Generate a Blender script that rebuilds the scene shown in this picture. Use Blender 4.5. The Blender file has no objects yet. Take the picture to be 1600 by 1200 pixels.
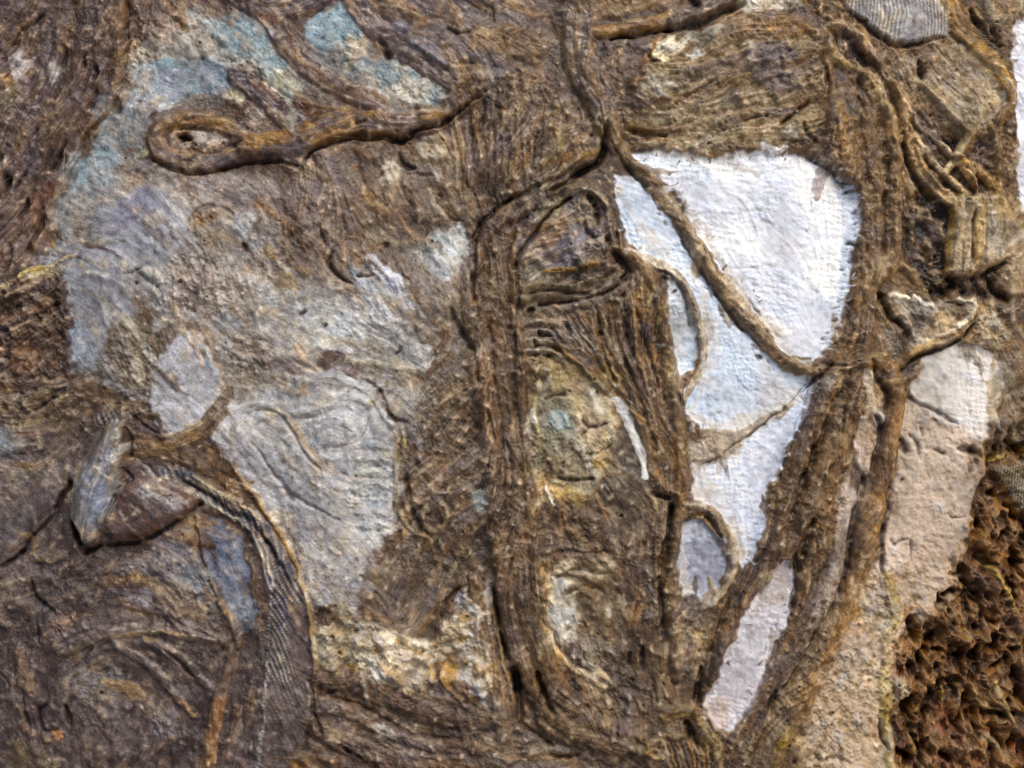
import bpy, math, random
import numpy as np
from mathutils import Vector
random.seed(5)
rng = np.random.default_rng(11)
sc = bpy.context.scene
COL = sc.collection

# ------------------------------------------------------------------ camera, light, exposure
# The artwork hangs upright: x to the right, z up, relief towards -y.  1600 units across the picture = 0.4 m
U = 0.4 / 1600.0
cam_d = bpy.data.cameras.new("camera")
cam_d.lens = 50; cam_d.sensor_width = 36; cam_d.clip_start = 0.01; cam_d.clip_end = 50
cam = bpy.data.objects.new("camera", cam_d); COL.objects.link(cam)
cam.location = (0, -0.4 * 50 / 36 - 0.002, 0); cam.rotation_euler = (math.radians(90), 0, 0)
sc.camera = cam
world = bpy.data.worlds.new("World"); sc.world = world; world.use_nodes = True
world.node_tree.nodes["Background"].inputs[0].default_value = (0.82, 0.87, 1.0, 1)
world.node_tree.nodes["Background"].inputs[1].default_value = 0.30

def lamp(name, loc, target, size, power, col):
    l = bpy.data.lights.new(name, 'AREA'); l.shape = 'DISK'; l.size = size; l.energy = power; l.color = col
    o = bpy.data.objects.new(name, l); COL.objects.link(o); o.location = loc
    o.rotation_euler = (Vector(target) - Vector(loc)).to_track_quat('-Z', 'Y').to_euler()
lamp("gallery_lamp", (0.35, -0.95, 1.25), (0.06, 0, 0.02), 0.85, 29.5, (1.0, 0.985, 0.96))
lamp("warm_side_lamp", (1.3, -0.75, -0.25), (0.22, 0, -0.12), 0.22, 8.0, (1.0, 0.80, 0.55))
sc.view_settings.view_transform = 'Standard'; sc.view_settings.look = 'None'
sc.view_settings.exposure = 0.0; sc.view_settings.gamma = 1.0

# ------------------------------------------------------------------ grid and noise
ST = 1.5
X0, X1, Y0, Y1 = -130, 1730, -100, 1300
gx = np.arange(X0, X1 + .1, ST, dtype=np.float32); gy = np.arange(Y0, Y1 + .1, ST, dtype=np.float32)
W, H_ = len(gx), len(gy)
GX, GY = np.meshgrid(gx, gy)
fy = np.fft.fftfreq(H_)[:, None].astype(np.float32); fx = np.fft.rfftfreq(W)[None, :].astype(np.float32)
FR2 = fx * fx + fy * fy
def blur(a, s):                                   # s in picture units
    s /= ST
    return np.fft.irfft2(np.fft.rfft2(a) * np.exp(-2 * (math.pi * s) ** 2 * FR2), s=a.shape).astype(np.float32)
def norm(a):
    a = a - a.mean(); return (a / (a.std() + 1e-9)).astype(np.float32)
def noise(scale, beta=None):                      # band noise of about this feature size
    n = rng.standard_normal((H_, W)).astype(np.float32)
    if beta is None: return norm(blur(n, scale) - blur(n, scale * 2.2))
    f = np.sqrt(FR2) + 1e-6
    flt = f ** (-beta) * np.exp(-(1 / (f * scale * 3 / ST)) ** 2 * .05) * (1 - np.exp(-(f * scale / ST) ** 2))
    return norm(np.fft.irfft2(np.fft.rfft2(n) * flt, s=n.shape))
n2, n4, n8, n16, n30, n60 = [noise(s) for s in (1.6, 3.2, 6.5, 13, 26, 55)]
m4, m8, m16, m30, m60 = [noise(s) for s in (3, 7, 14, 28, 60)]
fbm = norm(noise(1.6) * .35 + noise(3.2) * .5 + noise(6.5) * .8 + noise(13) + noise(28) * 1.1)
fbm2 = norm(noise(1.6) * .35 + noise(3.2) * .5 + noise(6.5) * .8 + noise(13) + noise(28) * 1.1)
WXn = noise(4) * 1.3 + noise(14) * 1.6 + noise(30) * 2.2
WYn = noise(4) * 1.3 + noise(14) * 1.6 + noise(30) * 2.2
XW = GX + WXn; YW = GY + WYn
def ss(a, b, x):
    t = np.clip((x - a) / (b - a), 0, 1); return t * t * (3 - 2 * t)

# ------------------------------------------------------------------ fields
Hh = np.zeros((H_, W), np.float32)                # relief height in picture units
C = np.zeros((H_, W, 3), np.float32)
CX = np.zeros((H_, W), np.float32); CY = CX.copy(); WT = CX.copy()
Afib = CX.copy() + .55; Aiso = CX.copy() + .7; Alump = CX.copy() + 1.6; Gls = CX.copy() + .5
Weave = CX.copy()
LAB = np.zeros((H_, W), np.int32)
Calm = CX.copy() + 1; NoDen = CX.copy()
PARTS = [("crust_ground", "mottled brown paste ground between the cords", None, None)]
SUB = [None]                                      # the part that new pieces belong to, if any

DENS = [9.0]
def spline(p, closed=False, dens=None):
    dens = dens or DENS[0]
    p = np.array([(q + (1.0,))[:3] if len(q) == 2 else q for q in p], np.float64)
    n = len(p); out = []
    rngi = range(n) if closed else range(n - 1)
    for i in rngi:
        g = (lambda k: p[k % n]) if closed else (lambda k: p[min(max(k, 0), n - 1)])
        a, b, c, d = g(i - 1), g(i), g(i + 1), g(i + 2)
        m = max(1, int(np.hypot(*(c - b)[:2]) / dens))
        for j in range(m):
            t = j / m
            out.append(.5 * ((2 * b) + (c - a) * t + (2 * a - 5 * b + 4 * c - d) * t * t + (3 * b - a - 3 * c + d) * t ** 3))
    if not closed: out.append(p[-1])
    return np.array(out)
def win(xa, xb, ya, yb):
    i0 = max(0, int((xa - X0) / ST)); i1 = min(W, int((xb - X0) / ST) + 2)
    j0 = max(0, int((ya - Y0) / ST)); j1 = min(H_, int((yb - Y0) / ST) + 2)
    return (slice(j0, j1), slice(i0, i1))
def stroke_field(pts, w, warp=1.0):
    """nearest-distance field of a tapering stroke; returns window, |v|/w, signed v/w, arclength, tangent"""
    q = spline(pts); q[:, 2] = np.maximum(q[:, 2], .08) * w
    R = q[:, 2].max() * 1.7 + 14
    big = win(q[:, 0].min() - R, q[:, 0].max() + R, q[:, 1].min() - R, q[:, 1].max() + R)
    sh = GX[big].shape
    D = np.full(sh, 9.0, np.float32); V = np.zeros(sh, np.float32); A = np.zeros(sh, np.float32)
    TX = np.ones(sh, np.float32); TY = np.zeros(sh, np.float32)
    s = 0.0; jo, io = big[0].start, big[1].start
    for k in range(len(q) - 1):
        a, b = q[k], q[k + 1]; L = float(np.hypot(*(b - a)[:2]))
        if L < 1e-6: continue
        r = max(a[2], b[2]) * 1.6 + 12
        wn = win(min(a[0], b[0]) - r, max(a[0], b[0]) + r, min(a[1], b[1]) - r, max(a[1], b[1]) + r)
        if wn[0].stop <= wn[0].start or wn[1].stop <= wn[1].start: s += L; continue
        lo = (slice(wn[0].start - jo, wn[0].stop - jo), slice(wn[1].start - io, wn[1].stop - io))
        px = GX[wn] + WXn[wn] * warp - a[0]; py = GY[wn] + WYn[wn] * warp - a[1]
        tx, ty = (b[0] - a[0]) / L, (b[1] - a[1]) / L
        t = np.clip((px * tx + py * ty) / L, 0, 1)
        dx = px - tx * L * t; dy = py - ty * L * t
        ww = a[2] + (b[2] - a[2]) * t
        d = np.hypot(dx, dy) / ww
        m = d < D[lo]
        if m.any():
            D[lo] = np.where(m, d, D[lo]); sg = np.sign(px * ty - py * tx)
            V[lo] = np.where(m, d * sg, V[lo]); A[lo] = np.where(m, s + t * L, A[lo])
            TX[lo] = np.where(m, tx, TX[lo]); TY[lo] = np.where(m, ty, TY[lo])
        s += L
    return big, D, V, A, TX, TY
def mixc(wn, a, c1, c2, tex, gain=1.0):
    c1 = np.array(c1, np.float32) / 255
    if c2 is not None:
        c2 = np.array(c2, np.float32) / 255
        t = ss(-1.0 * gain, 1.0 * gain, tex[wn])[..., None]; c = c1 * (1 - t) + c2 * t
    else: c = c1
    C[wn] = C[wn] * (1 - a[..., None]) + c * a[..., None]
def newpart(name, label, mat):
    PARTS.append((name, label, mat, SUB[0])); return len(PARTS) - 1
def setf(arr, wn, a, v):
    if v is not None: arr[wn] = arr[wn] * (1 - a) + v * a
def S(pts, w, h, c1=None, c2=None, part=None, label=None, mat=None, prof='round', fib=None, iso=None, lump=None,
      yarn=0, yamp=1.5, gls=None, al=1.0, warp=.6, brk=.25, tex=None, flow=True, trench=0.0):
    """a strand, strap or ridge lying along pts; w = half width"""
    wn, D, V, A, TX, TY = stroke_field(pts, w, warp)
    if wn[0].stop <= wn[0].start: return
    tex = fbm if tex is None else tex
    if prof == 'round': p = np.sqrt(np.clip(1 - D * D, 0, 1)) * .75 + .25 * ss(1.0, .55, D)
    elif prof == 'flat': p = ss(1.05, .72, D) * (1 - .12 * D * D)
    else: p = np.clip(1 - D, 0, 1)
    dh = h * p
    if yarn:
        ph = V * yarn * math.pi / 2 + .5 * n30[wn] + .35 * n16[wn]
        dh = dh + yamp * (np.abs(np.cos(ph)) ** .7 - .6) * ss(1, .8, D)
    if trench: dh = dh - trench * np.exp(-((D - 1.12) / .16) ** 2)
    Hh[wn] += dh
    m = ss(1.06, .94, D)
    if c1 is not None:
        a = ss(1.08, .86, D + brk * .35 * fbm2[wn] * (D > .3)) * al
        mixc(wn, a, c1, c2, tex)
    setf(Afib, wn, m, fib); setf(Aiso, wn, m, iso); setf(Alump, wn, m, lump); setf(Gls, wn, m, gls)
    if c1 is not None: setf(Weave, wn, m * al, 0)
    if flow:
        f = D < 1.25; CX[wn] = np.where(f, TX * TX - TY * TY, CX[wn]); CY[wn] = np.where(f, 2 * TX * TY, CY[wn])
        WT[wn] = np.where(f, 1, WT[wn])
    if part:
        LAB[wn] = np.where(D < 1.0, newpart(part, label, mat), LAB[wn])
def F(pts, w):                                    # direction of the fibres only
    S(pts, w, 0, flow=True)
def poly_field(pts, warp=1.0):
    q = spline(pts, True, 16)[:, :2]; n = len(q); R = 40
    wn = win(q[:, 0].min() - R, q[:, 0].max() + R, q[:, 1].min() - R, q[:, 1].max() + R)
    px = GX[wn] + WXn[wn] * warp; py = GY[wn] + WYn[wn] * warp
    D = np.full(px.shape, 1e9, np.float32); ins = np.zeros(px.shape, bool)
    for k in range(n):
        a, b = q[k], q[(k + 1) % n]; e = b - a; L2 = float(e @ e) + 1e-9
        t = np.clip(((px - a[0]) * e[0] + (py - a[1]) * e[1]) / L2, 0, 1)
        D = np.minimum(D, (px - a[0] - e[0] * t) ** 2 + (py - a[1] - e[1] * t) ** 2)
        if a[1] != b[1]:
            c = ((a[1] > py) != (b[1] > py)) & (px < (b[0] - a[0]) * (py - a[1]) / (b[1] - a[1]) + a[0]); ins ^= c
    D = np.sqrt(D); return wn, np.where(ins, D, -D)
def P(pts, c1=None, c2=None, h=0, edge=10, fe=6, al=1.0, part=None, label=None, mat=None, fib=None, iso=None,
      lump=None, gls=None, brk=.6, tex=None, warp=1.0, dome=0, weave=None, calm=None, nd=None, ang=None, level=None):
    """a patch bounded by pts: h raises it over an edge of that width, fe feathers its paint"""
    wn, D = poly_field(pts, warp)
    if wn[0].stop <= wn[0].start: return
    tex = fbm if tex is None else tex
    if level is not None:
        k = ss(-edge * .5, edge * .5, D); Hh[wn] = Hh[wn] * (1 - k) + level * k
    if h: Hh[wn] += h * ss(-edge * .5, edge * .5, D)
    if dome:
        mx = max(float(D.max()), 1); t = np.clip(D / mx, 0, 1); Hh[wn] += dome * np.sqrt(t * (2 - t))
    if c1 is not None:
        a = ss(-1, 1, D / fe + brk * fbm2[wn]) * al
        a = np.where(D < -fe * 3.5, 0, a); mixc(wn, a, c1, c2, tex)
    m = ss(-3, 3, D)
    setf(Calm, wn, ss(-12, 12, D), calm); setf(NoDen, wn, ss(-5, 5, D + 4 * fbm2[wn]), nd)
    setf(Afib, wn, m, fib); setf(Aiso, wn, m, iso); setf(Alump, wn, m, lump); setf(Gls, wn, m, gls)
    if weave is not None: setf(Weave, wn, m, weave)
    elif c1 is not None: setf(Weave, wn, m * al, 0)
    if ang is not None:
        a2 = math.radians(ang) * 2; f = D > -4
        CX[wn] = np.where(f, math.cos(a2), CX[wn]); CY[wn] = np.where(f, math.sin(a2), CY[wn]); WT[wn] = np.where(f, 1, WT[wn])
    if part: LAB[wn] = np.where(D > 0, newpart(part, label, mat), LAB[wn])
def G(pts, w, d, c=None, warp=.5, al=.8):         # a crevice, tapering to both ends; a dark c paints shade into it
    q = spline(pts); n = len(q); t = np.linspace(0, 1, n)
    if n > 3: q[:, 2] *= (.30 + .70 * np.sin(math.pi * np.clip(t, .02, .98)) ** .6) * (1 + .22 * np.sin(t * n * .9 + pts[0][0]))
    pts = [tuple(r) for r in q]; al = al * .72; w = w * .95; d = d * 1.35 if d > 5 else d
    wn, D, V, A, TX, TY = stroke_field(pts, w, warp)
    if wn[0].stop <= wn[0].start: return
    k = ss(1.35, .25, D); Hh[wn] -= d * k
    if c is not None: mixc(wn, ss(1.25, .5, D) * al, c, None, fbm)
def D_(x, y, r, d, c=(66, 54, 48), e=1.0, a=0):   # a pit, elongated e along angle a (degrees)
    if e <= 1.2: G([(x - .4, y), (x + .4, y)], r, d, c, .5)
    else:
        dx, dy = math.cos(math.radians(a)) * r * e, math.sin(math.radians(a)) * r * e
        G([(x - dx, y - dy, .4), (x, y, 1), (x + dx, y + dy, .4)], r, d, c, .6)

# ------------------------------------------------------------------ palette (paint colours, and BK for shade painted into crevices)
BR = (104, 86, 72); DK = (72, 58, 50); PU = (98, 87, 86); OC = (158, 120, 70); TN = (146, 122, 96); CR = (196, 178, 148)
OR = (172, 122, 66); LG = (178, 177, 176); BG = (150, 151, 159); LI = (142, 141, 149); TE = (126, 142, 147); WH = (226, 230, 242)
WB = (196, 211, 236); NV = (70, 78, 96); OL = (122, 106, 82); PK = (186, 168, 152); RD = (142, 84, 58); BK = (52, 44, 41)
PA = (188, 188, 184)
C[:] = np.array(BR, np.float32) / 255
full = (slice(0, H_), slice(0, W)); one = np.ones((H_, W), np.float32)
mixc(full, one * ss(-.2, 1.4, fbm2) * .7, DK, PU, fbm)
mixc(full, one * ss(.5, 1.8, norm(m16 + m30)) * .55, OC, TN, fbm)
Hh += n60 * 5 + n30 * 2
# ================================================================== broad grounds
P([(-140,640),(60,640),(120,700),(250,860),(400,930),(480,1060),(490,1310),(-140,1310)], (82,70,67), (98,86,81), fe=25, fib=.4, iso=.6, lump=2.4, gls=.75, calm=.5, part='crust_ground', label='smooth dark umber paste at the lower left')
P([(1380,1310),(1390,1150),(1385,1040),(1440,930),(1520,820),(1530,700),(1600,600),(1740,600),(1740,1310)], (100,74,44), (70,50,36), fe=14, fib=1.4, iso=1.3, lump=4, calm=.8, gls=.6, h=-18, edge=30, part='crust_ground', label='rusty spongy crust full of deep holes at the lower right')
P([(420,240),(520,235),(700,215),(760,300),(740,350),(700,380),(560,420),(500,370),(450,300)], (110,96,84), (140,122,98), fe=18, fib=1.0, ang=70, part='crust_ground', label='brown knobbly paste under the long horizontal cord')
# low relief of the pale head and body
P([(90,350),(180,270),(300,260),(420,280),(560,380),(700,360),(740,450),(700,560),(620,620),(620,830),(560,1000),(490,1040),(460,850),(350,680),(200,600),(100,560)], dome=16)
P([(110,300),(200,240),(300,265),(420,280),(500,340),(560,440),(680,440),(720,560),(650,640),(620,640),(540,560),(440,600),(350,640),(200,640),(120,580),(90,480),(90,380)], (150,144,142), (162,150,136), fe=18, fib=.7, iso=.8, lump=1.5, ang=50, part='plaster_head', label='mottled grey and tan plaster of the large head shape')
P([(640,420),(740,400),(760,560),(770,700),(770,860),(720,930),(640,960),(590,900),(620,820),(625,700),(640,600)], (98,82,64), (120,102,78), fe=14, fib=1.0, iso=.75, ang=118, h=3, edge=20, part='paste_patch', label='rough olive brown paste right of the pale body')
# ---- upper left: long drapery
P([(-140,-110),(198,-110),(194,0),(198,60),(190,120),(188,170),(150,222),(118,275),(88,322),(60,372),(40,430),(20,470),(-140,470)], (112,93,80), (102,88,84), h=10, edge=10, fe=7, fib=2.0, iso=.6, lump=2.0, part='cloth_fold', label='long brown draped cloth falling down the left side', mat='cord')
F([(170,-90),(165,40),(150,140),(100,240),(40,340),(0,420)], 32); F([(110,-90),(100,40),(75,140),(30,240),(-40,340)], 32); F([(60,-90),(30,40),(-10,110),(-80,200)], 34)
for pts, w, h, c in [([(188,-40),(186,60),(182,120),(170,170),(125,235),(85,300),(55,350)],9,6,OC),([(165,-20),(158,60),(148,130),(120,190),(90,250),(50,320),(15,370)],11,6,None),
     ([(135,-20),(128,60),(118,130),(90,190),(60,250),(25,310),(-10,350)],11,6,None),([(105,-30),(95,60),(80,120),(55,180),(20,250),(-30,310)],10,6,(116,102,104)),
     ([(78,-30),(66,20),(40,52),(14,84),(-20,120)],10,7,PU),([(40,-30),(30,10),(5,40),(-40,80)],12,7,PU)]:
    S(pts, w, h, c, None, al=.45, yarn=2, yamp=1.2)
P([(10,85),(30,80),(42,100),(38,122),(20,130),(8,115)], (178,165,158), (158,148,148), fe=5, h=3); P([(5,60),(30,50),(48,48),(40,65),(20,78),(5,82)], OR, TN, fe=5, al=.6); P([(-5,110),(8,112),(20,132),(15,140),(-5,130)], OR, TN, fe=4, al=.7)
P([(78,92),(92,88),(95,105),(90,122),(80,125),(74,110)], (160,150,142), None, fe=5, h=2)
P([(20,130),(45,140),(35,160),(0,170),(-30,150)], (150,140,118), TN, fe=6, al=.8)
P([(15,190),(40,180),(45,210),(30,245),(15,235)], OC, TN, fe=6, al=.6); P([(60,300),(90,280),(70,330),(50,350)], (128,92,78), None, fe=7, al=.6)
for g in [([(70,18),(55,38),(38,50),(22,70),(2,94)],5,14),([(101,70),(102,82),(100,98)],3.5,9),([(150,108),(151,118),(148,124)],4,12),([(150,143),(143,158),(139,170)],4.5,12),([(182,160),(181,176)],6,14),
     ([(104,222),(96,242),(82,268)],5,14),([(162,186),(135,214),(118,240)],3.5,10),([(133,86),(132,104)],2.5,8),([(82,152),(80,162)],4,8),([(47,258),(30,285),(22,300)],4,10),([(45,310),(38,330),(30,345)],3.5,12),([(68,322),(60,350),(46,380),(42,395)],5,14),
     ([(16,385),(18,405),(12,430)],4,14),([(196,4),(196,50),(192,110)],5,16),([(3,272),(12,280),(8,300)],8,16),([(60,200),(52,225)],2.5,6),([(125,260),(105,290),(92,312)],3,9),([(8,225),(-10,260)],3,8)]:
    G(*g, c=BK, al=.5)
S([(206,-30),(214,10),(232,46),(246,66)], 11, 8, PU, TN, part='cord', label='short purple brown strap at the top left', mat='cord', yarn=2)
P([(225,30),(260,22),(300,30),(330,50),(400,100),(430,120),(470,150),(455,170),(420,150),(370,110),(300,85),(240,90),(205,110),(200,90),(215,60)], (188,168,150), (146,126,108), fe=9, iso=1.5, lump=3.5, part='paste_patch', label='pinkish cream grit between the blue patches')
# ---- blue paint
P([(196,110),(235,60),(300,25),(400,25),(480,60),(560,70),(690,110),(700,160),(600,170),(500,160),(400,170),(300,168),(240,185),(200,215)], (138,146,144), (160,150,132), fe=12, al=.65, brk=1.0)
P([(150,190),(205,170),(230,230),(200,270),(140,320),(120,400),(88,430),(80,350),(105,290),(140,230)], (136,150,154), (150,146,136), fe=10, al=.8, brk=1.0)
P([(206,118),(236,92),(300,88),(345,98),(372,112),(388,142),(345,150),(300,146),(262,168),(222,168),(192,186),(200,160),(210,140)], (144,150,162), (132,157,166), fe=4, fib=.5, iso=.6, h=2, edge=8, part='blue_patch', label='grey blue paint above the eye shaped loop')
P([(318,34),(350,26),(405,30),(425,60),(448,95),(460,120),(478,142),(440,152),(412,128),(398,95),(360,86),(338,60)], (126,146,153), (144,152,152), fe=4, iso=.7, h=2, part='blue_patch', label='upper left teal blue paint streak with pale green foot')
P([(412,108),(440,108),(478,140),(480,155),(448,152),(420,130)], (178,178,152), None, fe=5, al=.9); P([(350,140),(382,142),(384,158),(372,168),(352,158)], (190,180,148), None, fe=4)
P([(472,32),(500,12),(540,2),(556,30),(562,54),(548,62),(528,62),(508,76),(486,62),(474,46)], (122,146,156), (136,154,164), fe=3, iso=.7, h=2, part='blue_patch', label='bright teal blue paint patch at the top, left of centre')
P([(524,72),(545,70),(575,92),(612,92),(640,104),(684,118),(692,150),(668,172),(640,160),(606,146),(580,134),(548,106)], (130,147,152), (170,162,148), fe=5, iso=.9, h=3, part='blue_patch', label='blue and cream paint strip just above the long cord')
P([(538,64),(562,64),(566,84),(548,90)], (190,172,148), (160,140,120), fe=4); P([(630,118),(660,130),(668,160),(640,158),(618,140)], (186,178,160), None, fe=5, al=.8); P([(570,90),(600,92),(604,106),(575,104)], (128,140,152), None, fe=4)
G([(592,62),(600,74),(604,84)],5,12,BK); G([(508,45),(520,46),(526,38)],2,5); G([(604,100),(590,118)],2,3)
P([(580,24),(606,28),(610,48),(590,44)], (164,152,124), None, fe=6, al=.7)
S([(370,-20),(415,20),(440,58),(478,98),(530,132),(592,160)], 19, 9, (112,97,92), (128,108,90), part='strap', label='purple brown strap slanting down between two blue patches', mat='strap', prof='flat', fib=1.0, iso=.4, yarn=2)
S([(445,30),(470,90),(500,110)], 5, 2, OC, None, al=.5)
S([(300,-60),(390,-6),(460,0),(520,-20)], 26, 8, (110,97,92), PU, part='strap', label='smooth grey brown band across the top edge at left', mat='strap', prof='flat', fib=1.1, yarn=3)
S([(520,-60),(552,0),(580,40),(640,80),(700,120)], 20, 7, (116,101,92), PU, part='strap', label='brown strap bordering the bright teal patch on its right', mat='strap', prof='flat', fib=1.0, iso=.4)
P([(590,-60),(800,-60),(830,20),(800,60),(740,100),(690,108),(640,60),(600,20)], (104,92,88), (118,104,94), h=8, edge=14, fe=8, fib=1.0, iso=.4, ang=35, part='cloth_fold', label='dark purple grey fold at the top centre', mat='cord')
S([(610,0),(640,12),(660,30)], 9, 3, OR, TN, al=.6); S([(622,38),(650,62),(690,90)], 12, 3, (124,120,128), None, al=.7)
G([(700,44),(715,52),(740,48)],3,8,BK); G([(770,10),(772,34)],2.5,7)
S([(370,118),(400,140),(430,165),(470,200)], 19, 7, (102,90,90), PU, part='strap', label='dull purple strap running into the cord near the loop', mat='strap', prof='flat', fib=.7)
G([(385,106),(410,128),(450,150),(464,176)],3,7); P([(455,140),(500,160),(530,180),(500,196),(470,182)], (160,118,72), (130,104,82), fe=8, al=.7)
G([(690,112),(705,104),(725,100),(745,98)],2.5,7,BK); D_(427,137,5,-3,(235,232,238)); D_(688,137,2.5,-2,(230,225,220))  # white dots, the larger one a painted glint
# left wedge of blue
P([(160,214),(178,222),(184,250),(172,290),(140,300),(108,352),(112,400),(90,420),(84,350),(108,292),(138,240)], (134,154,164), (142,148,152), fe=6, iso=.5, h=2, part='blue_patch', label='pale blue paint wedge along the left edge of the head')
P([(205,150),(258,145),(262,168),(230,180),(208,176)], (164,164,170), None, fe=6, al=.8)
P([(205,242),(228,228),(232,240),(212,252)], (188,172,106), None, h=4, fe=3, edge=5); P([(200,180),(240,176),(240,210),(220,240),(190,250)], (138,140,140), TN, fe=8, al=.7)
# ---- the eye loop and the long cord
P([(258,212),(275,198),(310,196),(345,205),(350,222),(330,238),(290,244),(265,234)], (184,156,130), (150,122,94), fe=4, iso=1.3, level=2, part='loop_filling', label='pinkish plaster inside the eye shaped loop with a small dark hole')
S([(388,214,.9),(350,196,.9),(312,186),(276,184),(250,194),(240,214),(248,236),(275,250),(310,254),(350,248),(390,232),(430,226)], 13.5, 15, (140,114,80), (116,101,94), part='cord_loop', label='brown cord bent into an eye shaped loop', mat='cord', prof='flat', fib=1.3, yarn=2, iso=.4)
S([(300,256),(350,250),(400,238)], 9, 0, (116,108,112), None, al=.8); S([(250,200),(300,185),(340,192)], 8, 0, (152,114,66), None, al=.6)
S([(380,222,.8),(430,224,1),(480,212,1.1),(520,198,1.1),(560,194,1.1),(620,196,1),(680,186,.9),(715,165,.75),(745,138,.55)], 21, 17, (120,103,92), (150,115,72), part='cord', label='long horizontal cord running right from the eye shaped loop', mat='cord', prof='flat', fib=1.6, iso=.4, yarn=2, yamp=2.2)
for pts, w in [([(478,226),(500,205),(530,194),(575,180)],8),([(590,180),(605,196),(625,198)],10),([(640,184),(690,180)],7)]: S(pts, w, 1.5, OR, OC, al=.75)
S([(560,184),(590,198),(640,200)],7,0,(120,112,112),None,al=.7); S([(410,240),(450,236),(475,228)],10,0,(112,103,108),None,al=.8)
G([(470,262),(474,246),(486,236),(512,222),(544,214),(600,214),(624,219),(650,204),(696,190),(728,162),(756,140)],4.6,20,BK)
G([(236,246),(262,262),(300,268),(340,264),(380,252),(430,250),(468,258)],3.2,14,BK); G([(555,193),(572,189)],2.5,9,BK); D_(287,213,7,22,BK,1.4,10); G([(262,206),(285,198),(320,202)],2.5,8); G([(470,262),(472,285)],2,8)
D_(590,197,1.8,7); D_(618,206,2,8); D_(300,222,2.5,6)
# ---- brown knobs under the cord
P([(660,215),(690,202),(705,220),(704,246),(680,256),(655,250),(645,235)], (182,164,136), (150,130,100), h=8, edge=12, fe=5, iso=1.4, part='paste_lump', label='cream brown lump just under the long cord')
P([(590,250),(610,245),(622,262),(615,300),(600,290)], (194,178,156), (150,132,108), h=5, fe=5, iso=1.2); S([(560,232),(570,262),(585,300)], 9, 5, (160,122,76), BR, al=.7, yarn=2); S([(505,245),(530,270),(545,300)],14,6,(98,86,80),None,al=.5)
G([(620,235),(628,255),(648,262)],4,10,BK); G([(640,272),(680,274)],2,6); P([(430,285),(500,280),(520,330),(470,350),(430,330)], (122,106,98), (104,92,92), fe=12, al=.7)
for i,(x,y,r) in enumerate([(440,250,10),(500,260,9),(530,300,12),(560,330,10),(640,300,10),(690,290,9),(700,320,9),(455,330,8)]):
    S([(x,y),(x+r,y+r*1.3)], r, 4, (132+i*3,112+i*2,88), None, al=.5)
# ---- dense fibre stalks right of the cord end
P([(700,150),(760,130),(830,140),(900,150),(930,200),(860,260),(800,310),(730,320),(715,260)], (100,84,70), (124,103,80), fe=10, fib=2.0, iso=.7, ang=80, part='fibre_mat', label='matted upright brown fibres right of the long cord end', mat='cord')
SUB[0] = len(PARTS) - 1
for i in range(15):
    x = 705 + i * 11.5 + random.uniform(-4, 4); y = 170 + random.uniform(-20, 30); dx = random.uniform(-4, 18) if i < 8 else random.uniform(-18, 6)
    S([(x, y, .6), (x + dx * .4, y + 50), (x + dx, y + 100 + random.uniform(-10, 25), .5)], random.uniform(2.5, 5), 5, random.choice([OC, TN, BR, DK, (160,142,112)]), None, al=.7, brk=.1, part='fibre' if i % 2 else None, mat='cord')
SUB[0] = None
G([(752,150),(757,175),(748,200),(757,235)],3,10,BK); G([(770,165),(790,175),(792,160)],2.5,8,BK)
# ---- top centre
P([(738,70),(750,45),(800,40),(852,50),(868,70),(840,82),(800,92),(760,86),(740,84)], (164,130,84), (134,110,84), h=5, edge=10, fe=6, fib=1.8, ang=8, part='paste_patch', label='ochre brushed patch left of the central knot')
P([(735,88),(770,88),(800,110),(795,130),(775,136),(758,118)], (122,116,118), None, h=3, fe=6, al=.8)
P([(800,0),(860,10),(880,60),(860,140),(900,180),(860,180),(800,150),(770,140),(790,110),(850,90)], (116,100,90), (132,110,84), fe=10, fib=1.2, iso=1.2)
S([(906,-40,1.2),(905,20,1.1),(900,70,1.1),(918,120,1.15),(940,160,.95),(952,195,.7),(962,218,.55)], 27, 14, (126,106,84), (112,98,92), part='strap', label='vertical brown strap coming down into the central knot', mat='strap', prof='flat', fib=1.6, yarn=3, yamp=2, iso=.4)
S([(905,10),(900,60)],7,0,OC,None,al=.5); S([(925,70),(920,110),(935,150)],9,0,(150,118,74),None,al=.5)
S([(935,50,.8),(980,46),(1020,36),(1046,26,.8)], 12, 14, (120,103,94), (150,116,74), part='cord', label='short thick roll of cord at the top right of the central strap', mat='cord', prof='round', fib=1.0, yarn=1, iso=.5)
G([(952,60),(980,56),(1016,48),(1050,42)],5,22,BK); G([(1040,44),(1080,34),(1120,18),(1165,4)],8,20,BK); G([(1080,-10),(1095,6)],6,16,BK)  # first groove paints the shadow under the cord roll
P([(930,-60),(1060,-60),(1060,10),(1000,18),(950,30),(935,0)], (112,98,90), (140,112,80), h=6, fe=8, fib=1.3, ang=-15, part='cloth_fold', label='dark fold at the top edge right of the central strap', mat='cord')
S([(1060,30),(1110,10),(1150,-14),(1190,-50)], 16, 8, (112,97,86), None, part='cord', label='dark cord slanting up to the top edge', mat='cord', fib=1.2, yarn=2)
P([(1150,-10),(1195,-30),(1260,-20),(1250,10),(1200,24),(1165,22)], (190,184,168), (150,136,112), h=3, fe=5, iso=1.3, part='paste_patch', label='pale grey patch at the top edge, right of centre')
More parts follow.
